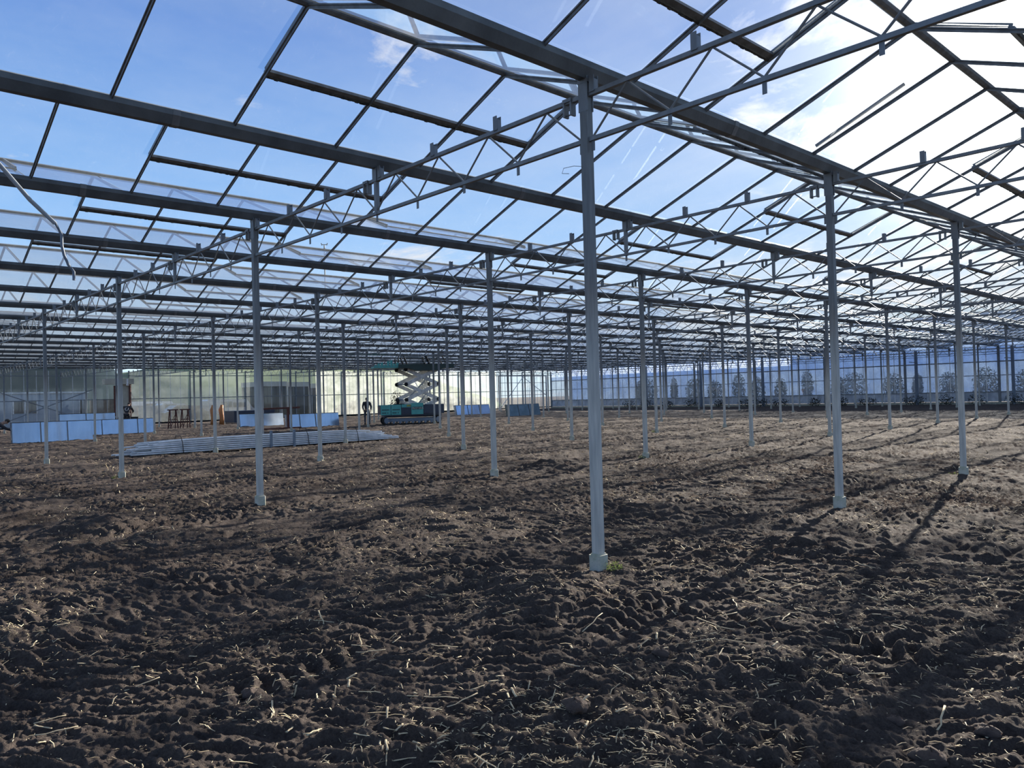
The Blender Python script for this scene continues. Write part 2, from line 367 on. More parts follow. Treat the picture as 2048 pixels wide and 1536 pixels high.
def make_ground():
    az = list(np.radians(np.arange(-94, 0, .11))) + list(np.radians(np.arange(0, 264, 6.0)))
    az = np.array(az); NA = len(az)
    r = [.45]
    while r[-1] < 90: r.append(r[-1]*(1.0036 if r[-1] < 18 else 1.008))
    r += [110, 160, 260, 500, 900]; r = np.array(r); NR = len(r)
    A, R = np.meshgrid(az, r); X = CAM.x+R*np.sin(A); Y = CAM.y+R*np.cos(A)
    Z = gh(X, Y); far = np.clip((R-55)/30, 0, 1); Z = Z*(1-far)-.16*far
    V = np.stack([X.ravel(), Y.ravel(), Z.ravel()], 1).astype(np.float32)
    i = np.arange(NR-1)[:, None]*NA; j = np.arange(NA)[None, :]; j2 = (j+1) % NA
    F = np.stack([i+j, i+j2, i+NA+j2, i+NA+j], 2).reshape(-1, 4)[:, ::-1]
    me = bpy.data.meshes.new('floor'); nf = len(F)
    V = np.concatenate([V, np.array([[CAM.x, CAM.y, -.13]], np.float32)]); c = len(V)-1
    tri = np.stack([np.full(NA, c), np.arange(NA), (np.arange(NA)+1) % NA], 1)[:, ::-1]
    me.vertices.add(len(V)); me.vertices.foreach_set('co', V.ravel())
    me.loops.add(nf*4+NA*3); me.loops.foreach_set('vertex_index', np.concatenate([F.ravel(), tri.ravel()]).astype(np.int32))
    me.polygons.add(nf+NA)
    me.polygons.foreach_set('loop_start', np.concatenate([np.arange(nf)*4, nf*4+np.arange(NA)*3]).astype(np.int32))
    me.polygons.foreach_set('loop_total', np.concatenate([np.full(nf, 4), np.full(NA, 3)]).astype(np.int32))
    me.update(calc_edges=True); me.validate(); me.shade_smooth(); me.materials.append(SOIL)
    me.polygons.foreach_get
    o = bpy.data.objects.new('floor', me); COL.objects.link(o)
    tag(o, 'dark reddish-brown churned soil floor with tyre ribs and straw', 'ground', kind='structure')
make_ground()

# ------------------------------------------------------------------ greenhouse frame
ZG = 3.97; XW = -57.6; YW = 58.5; NI = 9; NJ = 13; ZR = 4.70; SLOPE = (ZR-4.12)/1.52
def rowname(j): return 'nearest cross row' if j == 0 else ORD[j] + ' cross row'
# support column: channel-shaped steel post on a concrete foot
p = MB(); s = .0375
p.ext([(-s, -s), (s, -s), (s, -s+.012), (-s+.012, -s+.012), (-s+.012, s-.012), (s, s-.012), (s, s), (-s, s)], (0, 0, -.05), (0, 0, ZG-.02), up=(0, 1, 0))
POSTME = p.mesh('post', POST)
p = MB()
for sy in (-1, 1): p.box(-.05, .05, sy*.034-.004, sy*.034+.004, 3.70, ZG+.03)
p.box(-.055, .055, -.04, .04, ZG-.03, ZG+.0)
HEADME = p.mesh('head_plate', GALV)
p = MB(); q = .06
p.ext([(-q+.012, -q), (q-.012, -q), (q, -q+.012), (q, q-.012), (q-.012, q), (-q+.012, q), (-q, q-.012), (-q, -q+.012)], (0, 0, -.34), (0, 0, -.012), up=(0, 1, 0))
k = len(p.v); p.ext([(-q+.02, -q+.01), (q-.02, -q+.01), (q-.02, q-.01), (-q+.02, q-.01)], (0, 0, -.013), (0, 0, 0), up=(0, 1, 0))
FOOTME = p.mesh('concrete_foot', CONC)
for j in range(NJ):
    cols = [i for i in range(-1, NI) if seg_seen((-6.4*i, 4.5*j, -.1), (-6.4*i, 4.5*j, 4), m=0) or (i == -1 and 0 < j < 4)]
    for i in cols:
        c = empty('support_column', (-6.4*i, 4.5*j, 0))
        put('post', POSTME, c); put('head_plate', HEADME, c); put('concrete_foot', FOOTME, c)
        n = i - (0 if i >= 0 else 0)
        if i == 0 and j == 0: lab = 'tallest galvanised column nearest the camera, right of centre, weeds at its concrete foot'
        elif i == 0 and j == 1: lab = 'thick galvanised column right of the nearest one, casting a long shadow towards the camera'
        elif i == 0 and j == 2: lab = 'hazy galvanised column at the far right with small yellow-green weeds at its foot'
        elif i == 1 and j == 0: lab = 'galvanised column on a square concrete foot, left of centre in front of the tube pile'
        elif i == 1 and j == 1: lab = 'galvanised column on a concrete foot, beside the low dark soil mound left of the nearest column'
        elif i < 0: lab = 'galvanised column at the right edge of the greenhouse, %s' % rowname(j)
        else: lab = 'slim column in the %s, %s from the right' % (rowname(j), ORD[i])
        tag(c, lab, 'column', 'galvanised columns carrying the greenhouse roof')

# lattice truss span (6.4 m, from x=0 to x=-6.4)
def truss_proto():
    t = empty('lattice_truss')
    a = MB(); a.bar((-.04, 0, 3.84), (-6.36, 0, 3.84), .04, .036); a.build('upper_chord', GALV, t)
    a = MB(); a.bar((-.04, 0, 3.46), (-6.36, 0, 3.46), .036, .034); a.build('lower_chord', GALV, t)
    a = MB()
    for k in range(8):
        b0 = -.06-.785*k; top = b0-.40; b1 = b0-.785
        if k == 7: b1 = -6.33
        a.tube([(b0, 0, 3.475), (top+.03, 0, 3.80), (top, 0, 3.826), (top-.03, 0, 3.80), (b1, 0, 3.475)], .0095, 6)
    a.build('lattice_web', GALV, t)
    a = MB(); a.bar((-3.2, 0, 3.44), (-3.2, 0, ZG), .045, .045, up=(0, 1, 0)); a.box(-3.24, -3.16, -.03, .03, 3.82, ZG)
    a.build('short_post', GALV, t)
    br = MB()
    for sy in (-1, 1): br.box(-.026, .026, sy*.026-.003, sy*.026+.003, -.01, .125)
    br.box(-.026, -.020, -.026, .026, -.01, .125); br.box(.020, .026, -.026, .026, -.01, .095)
    BR = br.mesh('bracket', GALV)
    for gx in (-3.2, -6.4):
        for d in (.09, 1.09, 2.08): put('bracket', BR, t, (gx+d+(.0), 0, 3.855))
    put('bracket', BR, t, (-3.2-3.11, 0, 3.855)) if False else None
    cl = MB()
    cl.box(-.05, .05, -.034, .034, .0, .03)
    for sx in (-1, 1): cl.box(sx*.04-.009, sx*.04+.009, -.03, .03, -.12, .0)
    cl.tube([(-.045, 0, -.105), (.045, 0, -.105)], .007, 6)
    CL = cl.mesh('hanging_clamp', GALV)
    for gx in (0, -3.2): put('hanging_clamp', CL, t, (gx-.19, 0, 3.835))
    tb = MB(); tb.box(-.017, .017, -.003, .003, -.095, .0); TB = tb.mesh('hanger_tab', GALV)
    for k in range(9): put('hanger_tab', TB, t, (-.06-.785*k if k < 8 else -6.33, 0, 3.455))
    return t
proto = truss_proto(); used = False
SMALL = ('hanger_tab', 'hanging_clamp')
for j in range(0, NJ+1):
    for i in range(-1, NI):
        x0 = -6.4*i; y = 4.5*j
        if j == NJ: y = YW-.12
        near_shadow = i <= 0 and 1 <= j <= 5
        if not (seg_seen((x0, y, 3.7), (x0-6.4, y, 3.7), 10, 10) or near_shadow): continue
        d = (Vector((x0-3.2, y, 3)) - CAM).length
        if not used: o = proto; used = True
        else: o = copy_tree(proto, cond=(None if d < 34 else (lambda ch: ch.name.split('.')[0] not in SMALL)))
        o.location = (x0, y, 0)
        if i == -1: lab = 'steel lattice truss running off to the right of the %s' % ('nearest column' if j == 0 else rowname(j))
        elif j == NJ: lab = 'thin lattice truss along the far glass wall, %s span from the right' % ORD[i]
        elif i == 0 and j == 0: lab = 'nearest steel lattice truss, from the tallest column to the next column on the left'
        else: lab = 'lattice truss in the %s, %s span from the right' % (rowname(j), ORD[i])
        tag(o, lab, 'truss', 'lattice trusses between the columns')

# gutters
GP = [(-.036, 0), (.036, 0), (.082, .080), (.088, .128), (.080, .128), (.074, .084), (.030, .008), (-.030, .008), (-.074, .084), (-.080, .128), (-.088, .128), (-.082, .080)]
a = MB(); a.ext([(px*1.05, pz*1.05-.003) for px, pz in GP[:4]] + [(-.0925, .128), (-.086, .081)], (0, -.035, 0), (0, .035, 0)); GJ = a.mesh('gutter_joint', GALV)
for k in range(1, 19):
    x = 3.2-3.2*k
    a = MB(); a.ext(GP, (x, -9.0 if k < 4 else -3.0, ZG), (x, YW, ZG))
    o = a.build('gutter', GUTT)
    y = -9+2.25 if k < 4 else -1.125
    while y < YW:
        if seen((x, y, ZG+.05), 20) and (Vector((x, y, 4))-CAM).length < 30: put('gutter_joint', GJ, o, (x, y, ZG))
        y += 4.5
    lab = {1: 'long dark steel gutter resting on the nearest column, crossing the top right of the picture',
           2: 'long dark steel gutter entering at the upper left edge, second from the camera'}.get(k, 'long dark steel roof gutter, %s from the camera' % ORD[k-1])
    tag(o, lab, 'gutter', 'parallel roof gutters')

# glazed roof bays: ridge, glazing bars, panes, vents
def bar_mesh(sgn):
    b = MB(); a = (0, 0, ZR-.012); e = (sgn*1.535, 0, 4.096)
    b.ext([(-.006, -.030), (.006, -.030), (.008, -.006), (.019, -.004), (.019, .008), (-.019, .008), (-.019, -.004), (-.008, -.006)], a, e)
    return b.mesh('glazing_bar', BARM)
BW, BE = bar_mesh(-1), bar_mesh(1)
def vent(sgn):
    """closed roof vent, three panes wide, hinged at the ridge"""
    b = MB(); zf = lambda x: ZR+.03-SLOPE*abs(x)
    x1 = sgn*.80
    b.bar((x1, -1.70, zf(x1)-.035), (x1, 1.70, zf(x1)-.035), .045, .04)
    return b.mesh('vent_rail', BARM), None
VB = {}
for sgn in (-1, 1):
    b = MB(); zf = lambda x: ZR+.022-SLOPE*abs(x)
    for y in (-1.6875, 1.6875): b.bar((sgn*.04, y, zf(.04)), (sgn*.82, y, zf(.82)), .022, .03)
    b.bar((sgn*.81, -1.70, zf(.81)-.028), (sgn*.81, 1.70, zf(.81)-.028), .05, .036, up=(sgn*SLOPE, 0, 1))
    VF = b.mesh('roof_vent', BARM)
    b = MB(); rr = random.Random(3)
    b.bar((sgn*.845, -1.68, zf(.845)-.042), (sgn*.845, 1.68, zf(.845)-.042), .018, .03, up=(sgn*SLOPE, 0, 1))
    for _ in range(70):
        y = rr.uniform(-1.65, 1.65); b.box(sgn*.845-.008, sgn*.845+.008, y-.018, y+.018, zf(.845)-.064+rr.uniform(0, .012), zf(.845)-.04)
    VB[sgn] = (VF, b.mesh('brush_seal', RUBR))
for b in range(19):
    xr = 1.6-3.2*b
    root = empty('roof_bay', (xr, 0, 0))
    near = b < 3
    y0 = -5.6 if near else -2.0
    ks = [k for k in range(-8, 52) if .5625+1.125*k < YW-.3]
    rg = MB(); rg.ext([(-.035, -.012), (-.012, -.03), (.012, -.03), (.035, -.012), (.05, .012), (.012, .035), (-.012, .035), (-.05, .012)], (0, -9 if near else -3, ZR), (0, YW, ZR))
    rg.build('ridge_beam', BARM, root)
    ys = []
    for k in ks:
        y = .5625+1.125*k
        vis_w = seg_seen((xr, y, ZR), (xr-1.5, y, 4.1), 3, 20); vis_e = seg_seen((xr, y, ZR), (xr+1.5, y, 4.1), 3, 20)
        sh = xr > -5 and 0 < y < 22
        if vis_w or sh: put('glazing_bar', BW, root, (0, y, 0))
        if vis_e or sh: put('glazing_bar', BE, root, (0, y, 0))
        if vis_w or vis_e or sh: ys.append(y)
    lo, hi = min(ys)-1.125, YW-.1
    rr = random.Random(b)
    for sgn, nm, lo_, hi_ in ((-1, 'west_panes', lo, 45), (1, 'east_panes', lo, 45), (-1, 's', 45, hi), (1, 's', 45, hi)):
        g = MB(); y = lo_
        while y < hi_:
            y2 = min(y+1.125, hi_)
            z0 = ZR+.002; z1 = 4.110
            n = len(g.v); t = rr.uniform(-.003, .003)
            g.v += [(sgn*.03, y+.008, z0), (sgn*.03, y2-.008, z0+t), (sgn*1.535, y2-.008, z1+t*.5), (sgn*1.535, y+.008, z1)]; g.f.append((n, n+1, n+2, n+3))
            y = y2
        g.build('glass_panes' if nm != 's' else 'screened_panes', GL_ROOF if nm != 's' else GL_SCREEN, root)
    for sgn, off in ((-1, 0), (1, 4.5)):
        yc = off-9
        while yc < YW-2:
            if seg_seen((xr+sgn*.8, yc-1.7, 4.4), (xr+sgn*.8, yc+1.7, 4.4), 4, 0):
                v = put('roof_vent', VB[sgn][0], root, (0, yc, 0))
                if (Vector((xr, yc, 4)) - CAM).length < 30: put('brush_seal', VB[sgn][1], v)
            yc += 9
    lab = {0: 'glazed ridge roof bay overhead at the top right corner, towards the sun',
           1: 'glazed ridge roof bay between the nearest gutter and the second one, top centre'}.get(b, 'low glazed ridge roof bay, %s from the camera' % ORD[b])
    tag(root, lab, 'roof', 'glazed roof bays')

# loose bar sticking up in the nearest roof bay
a = MB(); a.bar((.12, 3.92, 4.17), (1.02, 4.22, 4.70), .035, .03); o = a.build('loose_bar', BARM)
tag(o, 'loose glazing bar sticking up beside its neighbour in the roof bay at the right', 'metal bar')

# hanging tube at the upper left
ptsA = [(-5.0, -3.55, 4.05), (-5, -3.349, 3.826), (-5, -3.088, 3.507), (-5, -2.861, 3.291)]
ptsB = [(-5, -2.861, 3.30), (-5, -2.80, 3.175), (-5, -2.80, 3.06), (-5, -2.78, 2.96), (-5, -2.74, 2.86), (-5, -2.69, 2.79), (-5, -2.69, 2.70)]
root = empty('hanging_tube', ptsA[-1])
a = MB(); a.tube([Vector(q)-Vector(ptsA[-1]) for q in ptsA], .022, 12); a.build('rigid_tube', PALEW, root)
a = MB(); a.tube([Vector(q)-Vector(ptsA[-1]) for q in ptsB], .0155, 10); a.build('bent_hose', GREYP, root)
tag(root, 'bent grey tube hanging down from the roof at the upper left edge', 'tube')
# thin wire loop left of nearest column head
a = MB(); a.tube([(-.02, -.04, 3.24), (-.10, -.06, 3.26), (-.20, -.08, 3.26), (-.22, -.08, 3.22), (-.14, -.08, 3.20)], .0025, 5)
tag(a.build('wire', GALV), 'thin curled wire left of the head of the nearest column', 'wire')
# weather masts on the ridge
for (x, y, zt, lab) in ((-17.6, 7.45, 6.25, 'thin weather mast with a forked top on the roof ridge, left of centre'),
                        (-17.6, 24.8, 6.15, 'thin weather mast on the roof ridge, seen right of the nearest column')):
    root = empty('weather_mast', (x, y, ZR))
    a = MB(); a.tube([(0, 0, .0), (0, 0, zt-ZR)], .022, 8); a.build('pole', GALV, root)
    a = MB(); a.bar((-.05, -.06, zt-ZR+.02), (.05, .06, zt-ZR+.02), .02); a.tube([(-.05, -.06, zt-ZR), (-.06, -.075, zt-ZR+.07)], .014, 6); a.tube([(.05, .06, zt-ZR), (.06, .075, zt-ZR+.07)], .014, 6)
    a.blob((0, 0, zt-ZR-.12), (.03, .03, .05)); a.build('sensor_head', BLACKM, root)
    tag(root, lab, 'mast', 'weather masts on the roof')

# ------------------------------------------------------------------ outer walls
wl = empty('wall_left', (XW, 0, 0)); tag(wl, 'glazed end wall on the left with slim mullions', 'wall', kind='structure')
for y in np.arange(2.25, YW, .75):
    if not seen((XW, y, 2), 10): continue
    big = abs((y/4.5) - round(y/4.5)) < .01
    w = .10 if big else .035
    a = MB(); a.box(-w/2, w/2, -w*.3, w*.3, -.2, ZG); a.build('mullion', GALV if big else ALU, wl, loc=(0, y, 0))
for z, h in ((1.87, .05), (3.60, .045), (.02, .10)):
    a = MB(); a.box(-.03, .05, 0, YW, z-h/2, z+h/2); a.build('rail', GALV if z > .5 else BLACKM, wl)
for (ya, yb, m) in ((0, 13.5, GL_CLEAN), (13.5, 22.9, GL_HAZY), (22.9, 28.9, GL_CLEAN), (28.9, 50.2, GL_DIRTY), (50.2, YW, GL_HAZY)):
    a = MB(); y = ya
    while y < yb-.01:
        y2 = min(y+.75, yb)
        for z0, z1 in ((.05, 1.85), (1.89, 3.98)):
            n = len(a.v); a.v += [(-.02, y+.01, z0), (-.02, y2-.01, z0), (-.02, y2-.01, z1), (-.02, y+.01, z1)]; a.f.append((n, n+1, n+2, n+3))
        y = y2
    a.build('glass_panes', m, wl)
# sliding door frame near the far corner
d1 = empty('door_1', (XW+.12, 54, 0)); tag(d1, 'large white-framed sliding door in the left wall by the far corner', 'door', kind='structure')
a = MB()
for y in (-3.6, 3.6): a.box(-.06, .06, y-.07, y+.07, -.15, 3.55)
a.box(-.06, .06, -3.6, 3.6, 3.48, 3.58); a.box(-.03, .03, -3.6, 3.6, 2.75, 2.80); a.box(-.03, .03, -3.6, 3.6, 1.40, 1.45)
a.build('door_frame', WHITEP, d1)
a = MB()
for y in np.arange(-2.7, 3.3, .9): a.box(-.02, .02, y-.02, y+.02, -.1, 3.5)
a.bar((0, -3.5, 0), (0, 0, 3.4), .05); a.bar((0, 3.5, 1.4), (0, 0, 3.4), .05); a.build('door_bars', ALU, d1)
# cross bracing on the far left
a = MB()
for y0 in (5.0,):
    a.bar((XW+.15, y0, .2), (XW+.15, y0+6.0, 2.6), .05); a.bar((XW+.15, y0+6.0, .2), (XW+.15, y0, 2.6), .05)
    a.blob((XW+.15, y0+3, 1.4), (.15, .15, .15), amp=0)
tag(a.build('cross_brace', GALV), 'steel cross bracing in front of the far left end wall', 'brace')

wr = empty('wall_right', (0, YW, 0)); tag(wr, 'long glazed side wall at the back right with bluish upper panes', 'wall', kind='structure')
for x in np.arange(XW, 3, .8):
    if not seen((x, YW, 2), 10): continue
    big = abs((x-XW)/6.4 - round((x-XW)/6.4)) < .01
    a = MB(); w = .16 if big else .045; a.box(-w/2, w/2, -w*.35, w*.35, -.2, ZG); a.build('mullion', ALU if not big else GALV, wr, loc=(x, 0, 0))
for z, h in ((.74, .06), (1.93, .05), (2.92, .08), (3.62, .04)):
    a = MB(); a.box(XW, 12.8, -.05, .03, z-h/2, z+h/2); a.build('rail', GALV, wr)
a = MB(); a.box(XW, 12.8, -.12, .05, -.3, .02); a.build('concrete_curb', CONC, wr)
for z0, z1, m in ((.04, .71, PALEB), (.77, 2.88, GL_PALE), (2.96, 4.0, GL_BLUE)):
    a = MB(); x = XW
    while x < 12.7:
        n = len(a.v); a.v += [(x+.01, .02, z0), (x+.79, .02, z0), (x+.79, .02, z1), (x+.01, .02, z1)]; a.f.append((n, n+1, n+2, n+3)); x += .8
    a.build('wall_panes' if m is PALEB else 'glass_panes', m, wr)
# curved wall columns with short arms
for k, x in enumerate(np.arange(-51.2, -6, 6.4)):
    c = empty('wall_column', (x+1.0, YW-.5, 0))
    a = MB(); a.bar((0, 0, -.2), (0, 0, ZG), .17, .2, up=(0, 1, 0)); a.build('post', GREYP, c)
    a = MB(); a.tube([(0, 0, 2.9), (-.12, 0, 3.1), (-.5, 0, 3.14)], .03, 6); a.build('arm', GREYP, c)
    tag(c, 'wide blue-grey wall column with a short arm along the back wall, %s from the far corner' % ORD[k], 'column', 'wide columns along the back wall')

# ------------------------------------------------------------------ soil litter
def add_litter():
    rr = np.random.RandomState(5); N = 120000
    r = np.exp(rr.uniform(math.log(1.3), math.log(48), N)); az = np.radians(rr.uniform(-92, -2, N))
    X = CAM.x+r*np.sin(az); Y = CAM.y+r*np.cos(az)
    dens = np.clip(.36+1.1*pn(X/1.7, Y/1.7, 21)+.5*pn(X/.45, Y/.45, 22), .10, 1)*.95
    k = rr.uniform(0, 1, N) < dens; X, Y, r = X[k], Y[k], r[k]; n = len(X)
    sc = np.clip(1+(r-4)*.08, 1, 3.4)
    L = rr.choice([.012, .025, .04, .07, .12], n, p=[.42, .32, .19, .06, .01])*rr.uniform(.7, 1.3, n)*np.minimum(sc, 2.2)
    w = rr.uniform(.0010, .0032, n)*sc*np.where(L > .05, 1.3, 1)
    a = rr.uniform(0, 2*np.pi, n); tl = rr.normal(0, .25, n)
    Z = gh(X, Y)+.003+w
    D = np.stack([np.cos(a)*np.cos(tl), np.sin(a)*np.cos(tl), np.sin(tl)], 1); S = np.stack([-np.sin(a), np.cos(a), 0*a], 1); U = np.cross(S, D)
    P = np.stack([X, Y, Z], 1); B = np.zeros((n, 3)); B[:, 2] = rr.uniform(-.05, .15, n)*L; B += S*(rr.uniform(-.12, .12, n)*L)[:, None]
    V = []
    for t, f in ((-.5, .8), (0, 1), (.5, .7)):
        c = P + D*(L*t)[:, None] + (B if t == 0 else 0); q = (w*f)[:, None]
        V += [c-S*q, c+U*q*.7, c+S*q]
    V = np.stack(V, 1).reshape(-1, 3).astype(np.float32)
    base = (np.arange(n)*9)[:, None, None]
    T = np.array([[b, b+1, b+4, b+3] for b in (0, 3)]+[[b+1, b+2, b+5, b+4] for b in (0, 3)]+[[b+2, b, b+3, b+5] for b in (0, 3)])[None]
    F = (base+T).reshape(-1, 4).astype(np.int32); nf = len(F)
    me = bpy.data.meshes.new('straw_litter'); me.vertices.add(len(V)); me.vertices.foreach_set('co', V.ravel())
    me.loops.add(nf*4); me.loops.foreach_set('vertex_index', F.ravel()); me.polygons.add(nf)
    me.polygons.foreach_set('loop_start', np.arange(nf, dtype=np.int32)*4); me.polygons.foreach_set('loop_total', np.full(nf, 4, np.int32))
    me.update(calc_edges=True); me.materials.append(STRAWM)
    o = bpy.data.objects.new('straw_litter', me); COL.objects.link(o)
    tag(o, 'pale chopped straw and chaff scattered over the churned soil', 'straw', kind='stuff')
add_litter()
def pix_ground(px, py, z=-.11):
    d = FW + RT*((px-1024)/FPX) - UP*((py-768)/FPX); t = (z-CAM.z)/d.z; return CAM+d*t
# individual stalk pieces in the foreground
def stalk_mesh(L, r, seed):
    rr = random.Random(seed); a = MB(); n = 5
    pts = [(L*(k/(n-1)-.5), rr.uniform(-.022, .022)*L, rr.uniform(-.01, .02)*L) for k in range(n)]
    a.tube(pts, [r*rr.uniform(.6, 1.15) for _ in pts], 6); a.v = [(vx, vy*1.25, vz*.6) for vx, vy, vz in a.v]; return a.mesh('dry_stalk', STRAWM, True)
ST = [stalk_mesh(L, r, k) for k, (L, r) in enumerate(((.09, .0042), (.13, .0038), (.17, .0042), (.06, .005), (.26, .0045), (.045, .0055)))]
rs = random.Random(12)
def stalk(px, py, mi, ang, tilt=0.0, lab=None):
    g = pix_ground(px, py); z = gz(g.x, g.y)
    o = put('dry_stalk', ST[mi], None, (g.x, g.y, z+.006+abs(math.sin(tilt))*.03)); o.rotation_euler = (0, -tilt, ang)
    tag(o, lab or 'short broken dry stalk lying on the foreground soil', 'stalk', 'dry stalks on the foreground soil'); return o
for (px, py, mi, ang, tilt, lab) in (
    (670, 1388, 3, 1.2, 1.4, 'short pale stalk stub standing upright in the soil, lower left of centre'),
    (591, 1382, 3, .4, 1.3, 'smaller upright pale stub just left of the tall upright stub'),
    (1247, 1342, 4, -.5, .05, 'long straight pale stalk lying diagonally in the shade, lower right of centre'),
    (1286, 1287, 0, .9, .6, 'forked pale stalk leaning up at lower right of centre'),
    (815, 1322, 2, 2.4, .0, 'broad pale stalk lying below the darker ridge, lower centre'),
    (1960, 1436, 2, -1.0, .1, 'wide pale husk lying beside a brown clod at the lower right'),
    (1812, 1170, 4, -.9, .1, 'long thin stalk lying diagonally on the right, under the right-hand shadows'),
    (113, 1465, 2, 1.1, .1, 'pale flat stalk at the lower left corner'),
    (100, 1438, 1, 1.3, .1, 'pale stalk above the lower left corner one'),
    (865, 1390, 4, .6, .0, 'long pale stalk in the straw patch at the bottom centre'),
    (800, 1512, 1, .9, .1, 'pale split stalk at the bottom edge, centre left')):
    stalk(px, py, mi, ang, tilt, lab)
for _ in range(80):
    py = 1120+400*rs.random()**1.3; px = rs.uniform(20, 2030)
    if px > 1100 and py > 1300 and rs.random() < .6: continue
    stalk(px, py, rs.choice([0, 1, 2, 3, 5, 5]), rs.uniform(0, PI), rs.gauss(0, .15))
for _ in range(35):
    px = rs.gauss(850, 150); py = rs.gauss(1390, 75)
    if py < 1530: stalk(px, py, rs.choice([0, 1, 2, 3, 5]), rs.uniform(0, PI), rs.gauss(0, .25))
for _ in range(45):
    stalk(rs.gauss(1560, 120), rs.gauss(1215, 45), rs.choice([0, 1, 2, 2, 4]), rs.uniform(0, PI), rs.gauss(0, .12), 'thin dry stalk in the straw patch right of the nearest column')['group'] = 'dry stalks right of the nearest column'
# clods
CLM = mat('brown_clod', (.10, .07, .055), .95, 0, (.06, .042, .036), 12, .8, 40)
for k, (px, py, r) in enumerate(((1975, 1445, .05), (1860, 1500, .07), (1790, 1420, .04), (1150, 1430, .06), (500, 1380, .05), (1700, 1340, .045), (1320, 1300, .05), (930, 1420, .045))):
    g = pix_ground(px, py); a = MB(); a.blob((0, 0, 0), (r, r*.8, r*.55), seed=k, amp=.25, n=18, m=12)
    o = a.build('soil_clod', CLM, None, True, (g.x, g.y, gz(g.x, g.y)+r*.15))
    tag(o, 'brown crumbly soil clod in the foreground, %s from the right' % ORD[[0, 1, 2, 5, 7, 3, 4, 6][k]], 'clod', 'soil clods in the foreground')
# weeds at column feet
for k, (x, y, dx, dy, lab) in enumerate(((0, 0, .13, .03, 'bright green weed at the foot of the nearest column'), (0, 9, -.14, -.05, 'yellow-green weed at the foot of the hazy right-hand column'),
      (-12.8, 0, -.05, -.12, 'small green weed at the third column of the nearest cross row'), (-12.8, 18, -.05, -.12, 'small green weed at the foot of a column in the fifth cross row'),
      (-6.4, 9, .02, -.16, 'low green weed at the foot of the second column in the third cross row'))):
    a = MB(); a.leaves((0, 0, .025), (.09, .07, .04), 70, .013, k)
    tag(a.build('weed', WEEDM, None, loc=(x+dx, y+dy, gz(x+dx, y+dy))), lab, 'weed', 'weeds at the column feet')

# ------------------------------------------------------------------ tube pile
def tube_pile():
    rr = random.Random(4); L0 = 9.5; yc = 6.75; xc = -19.75; n = 0
    rows = [(9, 0), (9, 1), (8, 2), (8, 3), (7, 4), (6, 5), (5, 6)]
    for (cnt, lv) in rows:
        for c in range(cnt):
            L = L0-rr.uniform(0, .9)-(.28*lv); off = rr.uniform(-.3, .3)-.06*lv
            x0 = (c-(cnt-1)/2)*.078+rr.uniform(-.012, .012)
            a = MB(); pts = []
            for q in range(11):
                t = q/10; s = 1-abs(2*t-1)**4
                y = yc+off+(t-.5)*L
                zz = -.075 + lv*.060 - .03*(1-s)*lv*.3
                pts.append((xc+x0*(1.2-.2*s)+.05*math.sin(t*3), y, zz))
            w = .0255
            a.tube(pts, w, 6)
            o = a.build('aluminium_tube', ALU); n += 1
            tag(o, 'long pale aluminium tube in the bundled pile lying on the soil, left of centre', 'tube', 'aluminium tubes bundled in the long pile')
    for k, y in enumerate((3.6, 7.7, 9.6)):
        a = MB(); z1 = .44 if k == 1 else .40
        a.tube([(-20.15, y, -.1), (-20.1, y, .2), (-19.95, y, z1), (-19.55, y, z1), (-19.40, y, .2), (-19.33, y, -.1)], .012, 6)
        tag(a.build('binding_strap', BLACKM), 'thin dark strap tied round the aluminium tube pile, %s' % ('nearest its left end', 'in its right half', 'nearest its right end')[k], 'strap')
    for k, y in enumerate((6.35, 7.15)):
        a = MB(); a.box(-.03, .03, -.035, .035, -.2, .43)
        tag(a.build('upright_stake', GREYP, loc=(-19.30, y, 0)), 'blue-grey upright stake holding the tube pile, %s of the two' % ('left', 'right')[k], 'stake')
tube_pile()

# ------------------------------------------------------------------ stacks of glass sheets
def sheet_row(x, ys, z1, m, labs, lean=.12, cap=True):
    for k, (a0, a1) in enumerate(zip(ys[:-1], ys[1:])):
        r = empty('glass_sheet_stack', (x, a0, -.14))
        h = z1+.14; a = MB(); w = a1-a0-.03
        a.quadbox([(-.25, 0, 0), (0, 0, 0), (0, w, 0), (-.25, w, 0), (-.25-lean, 0, h), (-lean, 0, h), (-lean, w, h), (-.25-lean, w, h)])
        a.build('glass_sheets', m, r)
        b = MB(); b.bar((-lean-.12, 0, h+.012), (-lean-.12, w, h+.012), .28, .02); b.build('edge_strip', BLACKM if m is STACK else GALV, r)
        b = MB(); b.bar((.012, -.0, 0), (-lean+.012, -.0, h), .035, .03, up=(1, 0, 0)); b.build('end_batten', GALV, r)
        tag(r, labs[k], 'glass sheets', 'stacks of glass sheets standing on edge')
P3 = ('left third', 'middle third', 'right third')
sheet_row(-34.9, (2.0, 3.1, 4.15, 5.2), .73, STACK, ['sky-blue stack of glass sheets, %s of the nearest row at the left edge' % q for q in P3])
sheet_row(-41, (6.0, 7.2, 8.1, 9.0, 9.85), .63, STACK, ['bluish stack of glass sheets, %s part of the long row behind the nearest one' % q for q in ('first', 'second', 'third', 'fourth')])
sheet_row(-46, (6.3, 7.7, 9.3), .96, STACK, ['pale blue stack of glass sheets behind the first rows, %s half' % q for q in ('left', 'right')])
sheet_row(-42.6, (15.45, 16.9, 18.4), .64, STACK, ['pale blue glass sheets left of the red-brown trestle, %s half of the row' % q for q in ('left', 'right')])
sheet_row(-36.6, (15.6, 16.4, 17.4, 18.95), .62, STACK, ['bluish glass sheets behind the tube pile, %s of the row' % q for q in P3])
sheet_row(-47, (36.2, 37.5, 38.8, 40.0), .66, STACK, ['sky-blue stack of glass sheets right of the scissor lift, %s' % q for q in P3], .2)
